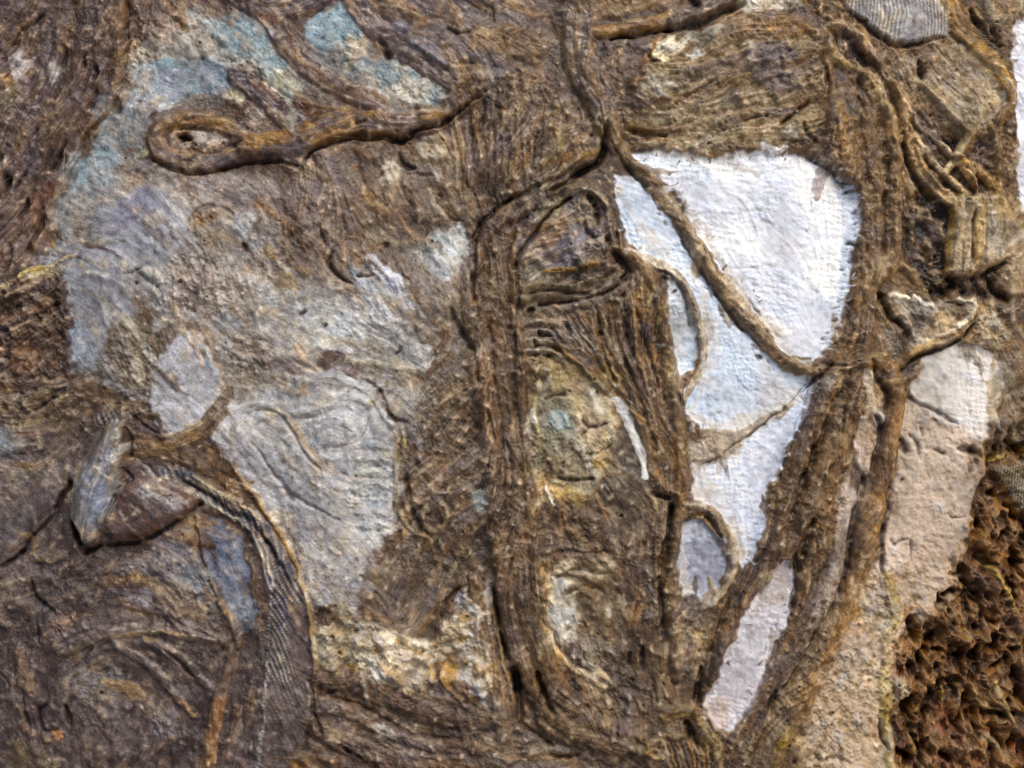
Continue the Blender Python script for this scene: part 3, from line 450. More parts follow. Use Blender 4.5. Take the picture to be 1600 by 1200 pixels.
P([(200,440),(250,450),(262,490),(230,490),(205,475)], (140,126,112), (154,146,136), fe=8, al=.8, iso=1.2); P([(195,505),(240,500),(262,540),(240,580),(190,590),(160,570)], (138,128,104), (118,108,94), fe=9, al=.9, iso=1.1); P([(236,505),(262,498),(280,508),(262,518),(242,515)], (186,170,150), None, fe=4, h=3, al=.9)
P([(380,440),(400,430),(425,440),(430,480),(410,500),(385,485)], (190,196,200), (172,172,172), fe=6, h=3, iso=.8); P([(340,440),(380,440),(400,500),(430,560),(400,590),(350,560),(340,500)], (170,158,146), (146,128,108), fe=12, al=.7, iso=1.2)
P([(280,400),(330,410),(350,450),(320,490),(280,480),(262,440)], (158,144,128), (140,126,116), fe=10, al=.7, iso=1.3, fib=1)
P([(290,518),(308,518),(322,540),(336,575),(342,615),(318,648),(285,672),(252,668),(230,640),(236,592),(262,548)], (186,186,192), (174,172,178), fe=3, h=5, edge=9, iso=.35, fib=.3, lump=.8, gls=.25, part='plaster_patch', label='pale oval plaster patch low on the head', mat='plaster', brk=.4)
S([(297,526),(308,545),(318,575)],2.5,2.5,(206,184,170),None); S([(320,545),(332,580),(340,600)],6,2,(172,178,186),None,al=.7); G([(228,640),(232,600),(256,560)],2,5); G([(225,600),(218,640),(205,645)],1.6,6); S([(232,600),(222,625),(205,648)],4,4,(160,150,138),None,al=.8)
# body
P([(340,640),(400,618),(450,605),(500,588),(545,588),(590,615),(612,660),(616,740),(612,810),(585,860),(560,905),(575,930),(560,960),(530,985),(494,1010),(490,940),(472,880),(450,835),(405,785),(365,730),(330,690),(328,665)], (182,180,177), (164,162,166), fe=8, h=5, edge=22, iso=.5, fib=.3, lump=1.2, gls=.28, part='plaster_body', label='large pale grey plaster body shape, left of centre', mat='plaster')
P([(355,650),(400,660),(440,720),(480,770),(520,800),(470,800),(420,770),(380,720)], (170,166,170), None, fe=14, al=.7); P([(450,840),(490,850),(560,880),(560,960),(500,1000),(480,900)], (176,166,166), (190,178,162), fe=12, al=.8, iso=.8)
P([(555,700),(590,690),(612,740),(610,800),(570,850),(545,800)], (190,186,172), (172,180,186), fe=12, al=.7, iso=.9)
P([(425,800),(460,830),(475,870),(460,880),(435,830)], (196,180,152), (168,150,136), fe=7, al=.8, iso=1.3)
S([(442,645),(458,665),(480,705),(520,732)], 7, 1.5, (192,166,132), (180,160,140), al=.9, brk=.6); S([(350,640),(400,628),(440,650)],5,4,(190,188,186),None,al=.7)
S([(470,600),(505,590),(535,600)],10,5,(166,160,154),None,al=.8); S([(460,645),(500,640),(535,618),(560,618),(582,640),(585,670)],6,5,(180,182,184),None,al=.8)
S([(482,672),(495,690),(525,700),(555,690),(572,668)],9,-1.5)
S([(500,660),(530,650),(560,660),(545,685),(515,680)], 14, 2, (190,190,186), None, al=.4)
for k_ in range(7): S([(556 + 3*k_ % 5, 700 + 20 * k_, .5), (582, 694 + 20 * k_ + random.uniform(-4, 4)), (608, 702 + 20 * k_, .5)], random.uniform(5, 8), 4, (188,186,178), None, al=.35, brk=1)
for k_ in range(5): S([(372 + 24 * k_, 668 + 6 * k_, .4), (412 + 24 * k_, 716 + 8 * k_), (470 + 22 * k_, 772 + 6 * k_, .4)], random.uniform(7, 11), 1.8, random.choice([(186,184,182),(172,170,174),(190,182,168)]), None, al=.4, brk=1)
for g in [([(398,640),(430,646),(448,662),(470,702),(500,734)],2.6,7),([(460,652),(490,654),(524,638),(548,622)],2.4,4),([(488,676),(502,694),(530,698),(556,690),(572,670),(576,650)],2.2,3.5),([(396,694),(428,742),(452,772),(500,800),(532,812)],2.8,7),([(555,776),(580,772),(604,774)],2,5),([(565,746),(590,744)],1.6,4),([(500,850),(530,842),(560,842)],1.6,3),([(560,762),(562,755)],2.2,6),([(440,765),(452,782)],5,7)]: G(*g, c=(130,125,126), al=.7)
for x,y,r in [(540,742,4),(528,765,4),(585,686,2),(592,688,2),(600,750,2),(580,750,2),(592,612,3.2),(590,828,2)]: D_(x,y,r,5,(100,96,98),1.5,30)
S([(530,590),(560,605),(582,620),(598,645),(612,664)],5,6,(198,202,204),(176,174,170),al=.9,brk=.5,part='plaster_rim',label='whitish ridge on the right shoulder of the pale body',mat='plaster'); G([(572,596),(590,612),(608,646),(622,656)],3,9,BK)
S([(614,660),(618,720),(618,780),(626,812),(648,836),(668,840)], 3.2, 6, (166,150,120), (140,124,98), part='cord', label='thin rim thread along the right side of the pale body', mat='cord'); S([(626,668),(628,700)],3.5,5,(184,160,104),None)
G([(634,742),(636,770),(644,800),(658,832)],5,12,(72,62,62)); G([(615,655),(632,660)],3.5,8,BK); G([(612,770),(612,810)],2,6); G([(622,830),(620,850)],2,7); P([(655,760),(680,775),(672,790),(650,785)], (100,88,88), None, fe=5, al=.8)
S([(690,745),(670,760),(690,772),(700,768)],3,5,(166,148,118),None); S([(668,785),(660,810),(672,832),(692,828),(698,806),(690,786)],4,6,(148,130,98),None); D_(668,806,3,9,BK); P([(738,768),(760,765),(768,785),(758,802),(740,795)], (144,158,154), None, fe=6, al=.8); P([(712,800),(730,805),(740,820),(722,818)], (122,116,112), None, fe=5,al=.7)
for i in range(60):
    x, y = random.uniform(640, 755), random.uniform(440, 920); a = random.uniform(95, 150); L = random.uniform(6, 16)
    dx, dy = math.cos(math.radians(a)) * L, math.sin(math.radians(a)) * L
    S([(x, y, .4), (x + dx * .5 + 2, y + dy * .5, 1), (x + dx, y + dy, .3)], random.uniform(1.5, 3), random.uniform(2, 4), random.choice([(172,154,122), (150,132,104), BR, None]), None, al=.7)
# neck and brushed whites
P([(470,480),(500,470),(540,480),(570,510),(560,550),(520,560),(490,540),(474,505)], (194,197,197), (172,166,154), fe=6, h=4, iso=.7, part='plaster_patch', label='pale patch on the neck with a small v shaped crack', mat='plaster'); P([(498,520),(520,530),(530,548),(505,545)], (192,184,156), None, fe=6, al=.8)
P([(480,455),(530,448),(590,470),(640,520),(665,560),(662,580),(620,560),(560,510),(500,470)], (178,176,174), (160,154,146), fe=10, al=.8, fib=.9, ang=35)
P([(574,402),(586,398),(610,415),(628,435),(622,455),(598,440),(578,418)], (204,204,214), (184,184,196), fe=3, h=5, edge=5, fib=1.4, ang=42, part='paint_dab', label='short striated white brush dab on the neck', mat='plaster', brk=.3)
P([(552,420),(580,425),(600,455),(580,462),(555,445)], (170,174,180), None, fe=5, al=.9, h=2); P([(600,430),(640,450),(640,480),(615,475)], (166,166,178), None, fe=6, al=.8); P([(655,395),(680,362),(715,358),(732,380),(722,420),(700,430),(670,415)], (186,192,194), (156,156,152), fe=8, al=.9, h=3, iso=1, part='plaster_patch', label='pale grey brushed patch against the upright cords', mat='plaster')
P([(650,550),(668,545),(672,572),(658,582)], (166,172,176), None, fe=5, al=.9, h=2); P([(600,555),(650,570),(640,590),(600,575)], (190,172,140), None, fe=6, al=.7); P([(615,600),(645,590),(645,650),(625,645)], (168,152,128), None, fe=7, al=.8)
S([(540,565),(590,570),(645,578)],5,4,(196,186,158),None,al=.8); S([(560,490),(610,515),(650,540)],6,3,(186,182,178),None,al=.7); S([(462,540),(475,560),(495,575)],4,3,(186,148,100),None,al=.8); S([(430,400),(440,412),(455,430)],4,4,(190,160,110),None,al=.7)
for g in [([(504,346),(498,356),(504,370),(510,388)],3.2,12),([(521,394),(512,408),(522,424),(534,436),(548,444)],3.8,14),([(560,433),(575,434),(586,432)],2,8),([(594,384),(604,380)],4,10),([(505,516),(510,508),(500,514)],1.6,6),([(470,490),(476,484)],3.5,8),([(697,344),(722,344)],2,6),([(617,550),(624,542)],3,7),([(630,432),(638,438)],2,7)]: G(*g, c=BK)
for x,y,r in [(450,350,9),(480,372,8),(560,400,9),(420,390,8),(360,430,7),(400,560,9),(440,585,8),(300,440,7),(470,420,8)]: S([(x,y),(x+r,y+r*.8)], r, 4, random.choice([TN,OC,(158,140,116)]), None, al=.5)
S([(400,320),(440,340),(452,365)],8,3,(158,116,74),None,al=.6); S([(570,300),(585,320),(600,330)],9,4,(166,128,80),None,al=.6)
P([(430,590),(460,560),(500,600),(470,620),(440,615)], (168,146,120), (150,146,148), fe=8, al=.8, h=2)
# ---- thin ochre border cord and denim
P([(404,868),(440,880),(468,905),(484,955),(488,1030),(482,1100),(472,1150),(462,1200),(455,1310),(380,1310),(398,1200),(408,1110),(414,1010),(420,940),(412,900)], (112,104,100), (92,86,88), fe=4, h=7, edge=7, fib=.4, iso=.3, gls=.3, part='denim_strip', label='worn denim strip hanging down at the lower left of the pale body', mat='denim')
DEN = [( [(262,742,.8),(300,764),(340,788),(380,812),(404,846),(420,890),(436,930)], 17 ), ( [(425,900),(446,960),(448,1040),(440,1110),(430,1180)], 30 )]
S([(250,738,.7),(290,758),(330,785),(375,808),(398,838),(416,880),(425,920,.8)], 10, 9, (150,142,128), (96,98,108), part='denim_hem', label='folded denim hem with cream stitching', mat='denim', fib=.3, iso=.3)
S([(262,730,.6),(300,748),(345,775),(385,796),(412,826),(440,870),(456,900,.7)], 8, 9, (150,138,116), (88,92,106), part='denim_hem', label='upper folded edge of the denim hem', mat='denim', fib=.3, iso=.3)
G([(285,752),(318,772),(350,792),(386,812),(420,855),(440,885)],4.5,13,(56,60,78))
S([(362,722,.7),(392,768),(420,812),(444,848),(462,884),(474,926),(484,975),(490,1030),(488,1065,.7)], 4, 8, (186,146,88), (152,116,70), part='cord', label='thin ochre thread bordering the pale body beside the denim', mat='cord'); G([(480,1065),(486,1090),(484,1130),(474,1160)],4,12,BK)
P([(350,700),(400,790),(385,790),(340,770),(290,735),(250,720),(230,690),(300,690),(330,690)], (122,98,70), (96,80,66), fe=6, fib=1.2, iso=.9, ang=30, part='paste_patch', label='dark ochre brown fringe above the denim hem')
P([(440,950),(470,950),(482,1000),(480,1070),(462,1080),(450,1040),(446,990)], (104,92,88), None, fe=6, al=.85, nd=1); P([(412,1080),(482,1085),(470,1200),(450,1310),(400,1310),(400,1200)], (98,87,84), (110,98,92), fe=10, al=.8, nd=.8); P([(425,930),(445,940),(442,985),(425,980)], (70,76,92), None, fe=5, al=.8)
for pl_, r_, c_, stp in [([(256,744),(290,766),(325,790),(358,806),(388,830),(402,856),(416,884),(432,906)], 3.0, (206,188,156), 5.5), ([(300,744),(340,768),(380,790),(404,812)], 2.4, (200,176,136), 6), ([(428,900),(418,960),(414,1040),(410,1120),(402,1200),(396,1290)], 2.2, (158,156,156), 6)]:
    q = spline(pl_, dens=stp)
    for k in range(len(q) - 1):
        f_ = random.uniform(.8, 1.05)
        S([(q[k][0], q[k][1]), (q[k][0] + 2.4, q[k][1] + 1.6)], r_ * random.uniform(.8, 1.15), 3.4, tuple(int(v * f_) for v in c_), None, al=.9, brk=0, warp=.3, flow=False)
# ---- pebbled crust
P([(492,958),(530,940),(562,972),(620,985),(676,1000),(684,1060),(680,1090),(640,1092),(592,1078),(560,1045),(505,1050),(492,1010)], (206,188,158), (176,152,112), fe=6, iso=1.6, lump=6.5, h=3, part='pebbled_crust', label='pebbly cream and ochre crust below the pale body', mat='plaster')
P([(690,955),(728,925),(745,950),(752,1010),(768,1065),(765,1090),(735,1092),(705,1080),(690,1050),(680,1000)], (198,192,186), (178,156,124), fe=5, iso=1.5, lump=6, h=5, edge=8, part='pebbled_crust', label='whitish pebbly tongue with rusty foot right of the smooth paste', mat='plaster')
P([(690,1040),(712,1030),(718,1062),(708,1075),(692,1062)], (172,110,58), (190,140,74), fe=5, al=.8); P([(712,1070),(735,1062),(745,1085),(730,1098),(712,1088)], (122,100,84), None, fe=4, h=6, al=1); D_(729,1098,3.6,12,BK); S([(688,940),(680,980),(682,1030),(705,1080),(740,1110)],4,4,(150,112,66),None,al=.7)
P([(565,905),(640,890),(720,910),(720,930),(690,950),(676,998),(620,985),(565,965)], (122,108,92), (134,122,104), fe=7, iso=.5, fib=.4, lump=1.4, gls=.35, h=2, part='paste_patch', label='smooth grey brown paste under the pale body', mat='plaster')
G([(690,945),(712,928),(728,918)],2.5,9,BK); G([(595,920),(608,932),(622,944)],1.5,5)
for i in range(90):
    x, y = random.choice([(random.uniform(495,600),random.uniform(965,1045)),(random.uniform(590,680),random.uniform(1000,1085)),(random.uniform(692,750),random.uniform(950,1060))])
    r = random.uniform(3.5, 8.5); S([(x, y), (x + r * .6, y + random.uniform(-2,2))], r, r * .9, random.choice([(226,214,192),(190,160,110),(206,190,160),None,(176,134,80)]), None, al=.7, brk=.5)
# folds at the lower middle
P([(490,1060),(560,1048),(600,1082),(680,1094),(780,1110),(790,1300),(460,1310),(484,1150)], (122,104,84), (106,92,82), fe=7, fib=1.4, iso=.8, part='cloth_fold', label='layered brown folds below the pebbly crust', mat='cord')
for pts, w, c, l in [([(495,1060),(560,1070),(630,1100),(700,1125),(780,1130)],17,(136,112,84),'upper of the brown folds below the pebbly crust'),([(490,1100),(540,1112),(600,1140),(680,1165),(770,1170)],12,(128,112,96),'second fold below the pebbly crust, greyish'),([(485,1140),(530,1160),(600,1185),(690,1195),(790,1190)],16,(116,100,86),'third fold near the bottom edge'),([(480,1180),(540,1210),(640,1235),(760,1230)],20,(130,106,78),'lowest fold at the bottom edge')]:
    S(pts, w, 9, c, BR, al=.8, part='cord', label=l, mat='cord', yarn=2, fib=1.4, prof='round')
G([(496,1065),(498,1085),(520,1082)],5,10,BK); G([(495,1088),(540,1098),(580,1112),(640,1148),(720,1158)],3.2,10,BK); G([(488,1120),(500,1150)],4,12,BK); G([(530,1165),(552,1180),(565,1186)],4,12,BK); P([(550,1110),(590,1130),(610,1150),(590,1145),(560,1125)], (192,180,164), None, fe=6, al=.8)
P([(445,1185),(478,1182),(480,1200),(460,1205)], (152,110,60), None, fe=5, al=.8)
# ---- left middle: dark mass and denim lumps
P([(-140,440),(30,440),(80,420),(98,470),(98,560),(120,600),(100,640),(-140,660)], (98,80,66), (78,63,55), fe=8, fib=1.3, iso=1.4, lump=3.5, h=4, ang=-50, part='crust_ground', label='dark gritty brown crust left of the head')
S([(-10,452,.5),(30,436),(70,416),(108,398,.5)], 6, 6, (190,172,132), (134,114,86), part='cord', label='cream streaked ridge pointing to the left edge of the head', mat='cord', brk=.9); S([(36,430),(50,420),(62,418)],5,2,(190,164,92),None); G([(5,448),(60,424),(95,402)],1.6,6)
for x,y,r,a in [(12,520,9,60),(85,480,7,100),(30,480,6,30),(6,560,6,20),(60,500,6,50),(75,590,5,-20)]: D_(x,y,r*.7,9,BK,1.5,a)
P([(30,530),(60,540),(60,570),(30,580)], (152,116,82), None, fe=10, al=.7)
P([(-140,590),(0,600),(110,590),(200,610),(235,640),(180,660),(100,680),(-140,650)], (134,116,92), (112,98,86), fe=9, fib=1.5, iso=1, ang=-12, part='crust_ground', label='tan streaked crust above the denim lumps')
S([(-40,640),(30,630),(80,612),(140,600)],9,6,(128,108,84),None,al=.5,yarn=2); S([(-40,610),(40,600),(100,602)],8,6,(110,94,82),None,al=.5)
G([(-10,620),(20,617),(40,618)],2.2,8,BK); G([(34,649),(60,636),(92,620)],2.8,10,BK); D_(54,612,3,9,BK)
P([(130,600),(165,605),(190,625),(160,640),(125,625)], (172,154,120), TN, fe=8, al=.7, iso=1.4); P([(130,650),(185,640),(200,655),(150,668)], (140,144,150), (110,100,96), fe=7, al=.7, part='denim_scrap', label='faint grey denim weave above the denim lumps', mat='denim')
P([(-40,690),(10,670),(35,688),(20,710),(-40,720)], (134,144,152), None, fe=7, al=.7); P([(45,690),(62,675),(66,690),(50,705)], (168,150,118), None, fe=6, al=.7)
P([(120,735),(142,690),(165,664),(186,656),(194,680),(188,725),(192,752),(170,785),(162,825),(146,848),(128,850),(118,820),(108,785)], (128,131,134), (112,108,104), h=1, edge=6, fe=4, fib=.7, iso=.4, ang=75, gls=.9, lump=1.5, part='denim_lump', label='blue grey bulging denim lump at the lower left', mat='denim_wet')
S([(184,676,.55),(164,725,.9),(144,785,1),(140,836,.6)], 36, 28, warp=.4, fib=.6, iso=.4); S([(188,812,.75),(232,786,1),(292,790,.35)], 44, 38, warp=.4, fib=.6, iso=.4)
P([(140,745),(165,745),(166,790),(150,800),(138,775)], (126,134,154), None, fe=8, al=.8); P([(170,665),(190,672),(186,730),(174,715)], (166,160,146), (134,126,112), fe=5, al=.8); S([(122,728),(110,770),(114,800)],5,2,(152,130,100),None,al=.7); P([(120,820),(160,830),(150,850),(128,850)], (168,140,104), None, fe=6, al=.7)
P([(196,742),(222,722),(262,748),(306,788),(268,816),(225,838),(192,842),(172,815),(184,780)], (112,86,72), (102,88,84), h=1, edge=6, fe=4, fib=.6, iso=.3, ang=30, gls=1.0, lump=1.3, part='denim_lump', label='glossy purple brown lump beside the blue grey one', mat='denim_wet')
P([(226,738),(250,740),(262,765),(250,780),(225,790),(212,780)], (128,128,130), (160,158,150), fe=7, al=.8); P([(185,800),(215,790),(220,830),(190,835)], (112,96,100), None, fe=6, al=.6)  # first patch paints the grey highlight on the second lump
for pts,w,h,c in [([(150,732),(158,738),(170,745)],1.6,3,(190,180,164)),([(168,715),(174,735)],1.6,3,(170,166,158)),([(160,700),(162,718)],1.3,2,(160,160,156)),([(186,795),(200,815),(215,835)],2.5,3,(140,128,120)),([(215,715),(235,735),(255,752)],2,3,(170,162,150))]: S(pts,w,h,c,None)
G([(108,755),(104,765),(88,785),(84,805)],4.5,16,BK); G([(84,805),(62,825),(28,862),(-10,890)],3,12,BK); G([(112,815),(120,838),(130,862),(150,856)],6,20,BK); G([(150,856),(185,850),(215,845),(262,822),(312,790)],3,14,BK); G([(195,668),(198,690),(202,710)],7,18,BK); G([(190,730),(200,742),(206,750),(186,762),(172,790),(166,812)],3,10,(74,60,54)); D_(28,862,5,10,BK); G([(215,716),(240,738),(262,756)],2,8,BK); G([(202,645),(230,668),(248,675)],3,9,BK)
S([(205,660),(240,668),(262,690)],9,5,(150,116,80),DK,al=.7); S([(210,700),(260,700),(310,680),(330,660)],13,7,(108,92,74),(136,110,76),part='cord',label='dark ochre cord above the denim lumps',mat='cord',yarn=2,fib=1.5); S([(250,680),(290,672),(310,655)],4,4,(176,160,130),None,al=.7)
P([(0,720),(60,720),(95,760),(60,810),(20,850),(-60,850),(-60,740)], (112,104,104), (124,112,104), fe=12, fib=.4, iso=.5, lump=1.2, part='cloth_fold', label='smooth grey purple flat area at the left edge', mat='strap')
# blue oval & neighbours
P([(180,880),(230,846),(285,820),(306,820),(316,890),(340,940),(330,965),(280,925),(240,900),(200,905)], (146,134,130), (128,124,130), fe=9, al=.9, h=4, edge=14, iso=1, calm=.5)
P([(308,820),(345,808),(366,830),(382,870),(392,920),(400,975),(380,985),(360,945),(338,912),(318,880),(310,850)], (126,134,152), (112,118,132), fe=3.5, level=-2, edge=6, iso=.5, fib=.3, gls=.25, part='blue_patch', label='slate blue oval patch below the denim hem', mat='plaster', brk=.4)
G([(300,810),(304,840),(312,880),(330,920),(345,950)],4,9,(74,62,60)); S([(318,895,.7),(335,925),(352,950),(368,980),(372,1010,.7)],6,7,(150,122,88),PU,part='cord',label='slim brown cord bordering the slate blue oval on its left',mat='cord')
S([(372,1000,.7),(362,1030,1),(350,1070,.9),(338,1110,1.1),(330,1160,1.1),(326,1220,1),(324,1290,.9)],11,8,(146,112,80),(112,96,84),part='cord',label='rusty brown cord running down at the lower left',mat='cord',yarn=1,fib=.9); G([(320,1100),(318,1200)],1.6,5); S([(345,1100),(330,1160)],7,0,(156,108,74),None,al=.6)
P([(240,915),(270,905),(300,925),(330,955),(325,980),(295,965),(262,945)], (176,150,114), (140,120,100), fe=6, al=.9, h=2, part='paste_patch', label='tan ochre streak left of the slate blue oval'); P([(280,895),(320,890),(340,940),(315,940)], (120,124,128), None, fe=7, al=.7)
P([(178,895),(215,898),(240,912),(210,915),(182,905)], (160,122,76), TN, fe=5, al=.8); P([(215,925),(232,920),(240,950),(225,945)], (150,146,154), None, fe=5, al=.6)
S([(-20,960),(20,930),(60,905),(120,890)],10,5,(96,84,80),None,al=.4)
for pts,w,h,c,l in [([(100,1020,.6),(130,1003),(165,992),(215,985),(260,986),(300,996),(345,1000,.7)],11,8,(118,104,92),'low arching cord at the lower left'),([(170,945,.6),(210,945),(260,960),(300,985),(345,1000,.6)],10,6,(104,92,90),'dull purple cord above the low arching cord'),
    ([(175,1005,.5),(210,1030),(250,1065),(300,1118,.5)],9,7,(112,98,90),'short slanting strand under the low arching cord'),([(225,1000,.6),(260,1020),(300,1055),(330,1080,.5)],9,6,(108,96,90),'second slanting strand under the low arching cord'),([(260,1140),(240,1170),(200,1220)],9,6,(104,90,84),'short dark strand near the bottom edge')]:
    S(pts,w,h,c,None,al=.7,part='cord',label=l,mat='strap',yarn=1,fib=.8)
S([(185,996),(230,988),(270,990),(290,1000)],3.5,2,(156,128,88),None,al=.8); S([(262,1080),(285,1100),(300,1118)],3.5,2,(160,126,86),None,al=.8); S([(30,1020),(35,1050),(40,1075)],11,3,(132,108,82),None,al=.5)
for g in [([(122,1018),(150,1004),(172,995)],2,6),([(274,972),(285,978),(300,986),(338,997)],2.6,10),([(255,1018),(275,1036),(300,1062)],3.4,12),([(48,908),(50,935),(75,952),(85,962)],6,10),([(58,975),(62,1010)],2,6),([(30,1100),(38,1130),(42,1142)],3,9),([(70,1100),(58,1110),(62,1140),(85,1142)],4,10),([(98,1102),(105,1120),(108,1130)],5,14),([(200,1120),(206,1108)],2.5,8),([(0,1058),(10,1075)],2,7),([(160,980),(185,978)],1.6,5),([(110,1050),(145,1010)],2,6),([(60,990),(52,950)],2,5)]: G(*g, c=BK, al=.6)
P([(112,1065),(130,1045),(170,1040),(185,1070),(180,1100),(140,1105),(118,1090)], (146,144,148), (128,116,104), fe=8, al=.8, iso=1.3, h=2); P([(230,1110),(262,1100),(285,1130),(280,1165),(250,1160),(228,1140)], (142,122,104), (112,106,108), fe=8, al=.8, iso=1, h=2); P([(78,1142),(92,1138),(98,1148),(90,1156),(80,1152)], (176,124,84), None, fe=2.5, h=4, edge=5, part='pebble', label='small orange pebble near the lower left corner')
P([(30,1140),(60,1145),(68,1152),(45,1152)], (158,116,80), None, fe=4, al=.8); P([(70,1190),(88,1184),(88,1196),(75,1198)], (176,156,124), None, fe=4,al=.8); P([(75,960),(115,960),(120,985),(90,990)], (128,106,100), None, fe=7, al=.7, iso=1.5); P([(20,1165),(60,1170),(60,1200),(20,1200)], (126,108,84), None, fe=9, al=.6)
# ================================================================== right side
S([(1290,20,.5),(1292,80,.6),(1295,140,.7),(1305,210,.8),(1310,262,.8)], 15, 9, (128,106,82), (150,116,76), part='cord', label='upright cord at the top left of the right trunk', mat='cord', yarn=2)
P([(1288,150),(1320,120),(1360,110),(1392,160),(1412,240),(1416,330),(1410,400),(1378,450),(1376,520),(1372,566),(1345,640),(1338,700),(1318,770),(1295,860),(1255,940),(1215,1020),(1180,1090),(1160,1160),(1135,1190),(1095,1100),(1110,1050),(1150,940),(1200,840),(1206,770),(1240,690),(1268,600),(1290,552),(1320,505),(1332,440),(1338,395),(1352,350),(1330,290),(1300,262)], (118,94,68), (96,78,62), h=12, edge=10, fe=4, fib=2.2, iso=1.2, lump=2.4, part='cord_trunk', label='thick brown trunk of cords curving down the right side', mat='cord')
SUB[0] = len(PARTS) - 1
for pts, w, h, c in [([(1320,200),(1330,260),(1352,330),(1350,400),(1345,470),(1330,530),(1300,590),(1265,680),(1235,770),(1200,860),(1150,960),(1112,1060)],13,9,None),([(1352,180),(1362,250),(1372,330),(1370,400),(1362,470),(1352,540),(1330,610),(1300,690),(1270,780),(1230,870),(1185,970),(1140,1080),(1100,1180)],12,9,(140,116,88)),
     ([(1385,170),(1398,250),(1402,330),(1396,395),(1372,440)],13,10,(146,120,88)),([(1335,600),(1320,680),(1300,760),(1272,850),(1240,930)],12,8,(132,104,72)),([(1350,120),(1380,180),(1396,240)],8,6,(164,134,92))]:
    S(pts, w, h, c, None, al=.55, part='cord', label=None, mat='cord', yarn=2, yamp=1.8, fib=2.4, iso=1.1)
SUB[0] = None
P([(1292,150),(1325,145),(1342,165),(1335,190),(1305,196),(1292,180)], (136,116,92), (118,104,92), h=8, edge=12, fe=5, part='paste_lump', label='rounded knob with ochre base at the top of the right trunk'); P([(1298,172),(1330,176),(1335,190),(1310,198)], (172,126,64), None, fe=5, al=.8)
S([(1310,205),(1318,225),(1325,240)],7,3,(176,138,94),None,al=.7); P([(1215,195),(1250,180),(1262,195),(1248,215),(1220,212)], (196,194,184), (150,136,112), fe=4, h=4); P([(1195,225),(1235,228),(1232,236),(1200,240)], (206,206,208), None, fe=3)
G([(1218,192),(1245,172),(1262,158)],3.5,12,BK); G([(1290,105),(1293,130),(1290,150)],6,16,BK); G([(1340,150),(1345,165),(1350,185)],3,8,BK); G([(1255,190),(1268,212),(1280,222)],3,10,BK); G([(1262,245),(1300,262),(1310,282),(1330,290)],3,9,BK)
for g in [([(1390,250),(1382,300),(1384,360),(1380,400)],2.8,8),([(1330,380),(1345,385)],2.5,8),([(1300,640),(1285,690),(1270,700)],6,14),([(1275,700),(1270,730)],5,12),([(1262,735),(1255,760),(1248,775)],5,16),([(1322,630),(1315,680)],2.6,9),([(1300,725),(1296,740)],2.4,8),([(1270,810),(1262,850),(1246,900)],4,12),([(1244,785),(1244,787)],3,8),([(1335,680),(1320,740)],2.5,8),([(1415,320),(1414,370),(1424,405)],3.5,14)]: G(*g, c=BK)
G([(1262,610),(1248,672),(1216,760),(1204,840),(1170,910),(1128,985),(1108,1040)],3,9,(84,78,86)); G([(1218,900),(1212,960),(1196,1000)],2.5,6,(110,104,116))
cv = dict(weave=.8, fib=.25, iso=.6, lump=1, gls=.25, mat='canvas', fe=2.5, brk=.6)
P([(1232,876),(1242,900),(1234,955),(1208,1025),(1176,1095),(1142,1155),(1118,1140),(1098,1102),(1114,1062),(1142,1008),(1168,950),(1200,905)], (214,210,218), (190,184,192), level=-1, edge=5, part='canvas', label='narrow greyish white canvas strip between two roots at the bottom', **cv)
G([(1244,868),(1243,915),(1236,965)],5,14,BK); P([(1200,905),(1228,890),(1238,930),(1215,935),(1180,965)], (176,160,150), None, fe=8, al=.7, weave=.6); P([(1100,1100),(1125,1085),(1150,1120),(1138,1158),(1112,1140)], (168,148,136), None, fe=9, al=.7, weave=.6)
G([(1236,965),(1205,1040),(1175,1100),(1150,1150)],5,6,(120,114,122)); P([(1200,1005),(1196,1030),(1190,1028)],(100,94,98),None,fe=4,al=.7)
# grey crevices right of trunk
S([(1352,580),(1360,620),(1378,660)],8,5,(176,164,150),None,part='plaster_flake',label='pale flake wedged beside the upper root cord',mat='plaster')
P([(1342,650),(1362,655),(1368,700),(1362,748),(1345,742),(1336,700)], (192,174,160), (160,140,118), fe=4, level=2, edge=6, iso=1, part='plaster_patch', label='narrow pinkish patch wedged between trunk and root cord', mat='plaster')
P([(1322,755),(1342,765),(1336,820),(1326,870),(1305,940),(1280,980),(1262,990),(1285,920),(1305,850),(1312,800)], (172,158,150), (150,134,124), fe=4, level=1, edge=6, iso=.8, part='plaster_patch', label='long pinkish grey strip between trunk and root cord', mat='plaster')
G([(1370,650),(1380,668),(1374,700)],5,12,(80,64,68)); G([(1370,700),(1366,742)],4.5,12,BK); G([(1352,748),(1346,790),(1334,835),(1328,880),(1322,900)],6,14,(66,60,64)); G([(1322,905),(1300,955),(1278,995),(1248,1050),(1226,1080)],4.5,14,BK); G([(1214,1082),(1204,1120)],6,14,BK)
S([(1352,566,.8),(1392,572,.9),(1402,610,1),(1400,660,1),(1390,720,1),(1376,775,1),(1362,830,1),(1346,890,1),(1322,960,.95),(1290,1030,1),(1252,1105,1.1),(1212,1180,1.2),(1170,1260,1.2)], 14, 14, (158,120,76), (136,106,72), part='cord', label='smooth ochre brown root cord right of the trunk', mat='cord', prof='round', fib=1.3, yarn=1, iso=.6)
G([(1384,822),(1378,850)],4,14,BK); G([(1378,852),(1380,890),(1384,898)],4.5,14,BK); G([(1412,690),(1420,705),(1412,700)],5,11,BK); G([(1386,690),(1392,760),(1386,780)],2,5); D_(1413,748,3,9,BK); G([(1386,770),(1388,800)],2.5,8,BK); D_(1392,763,4,8,BK)
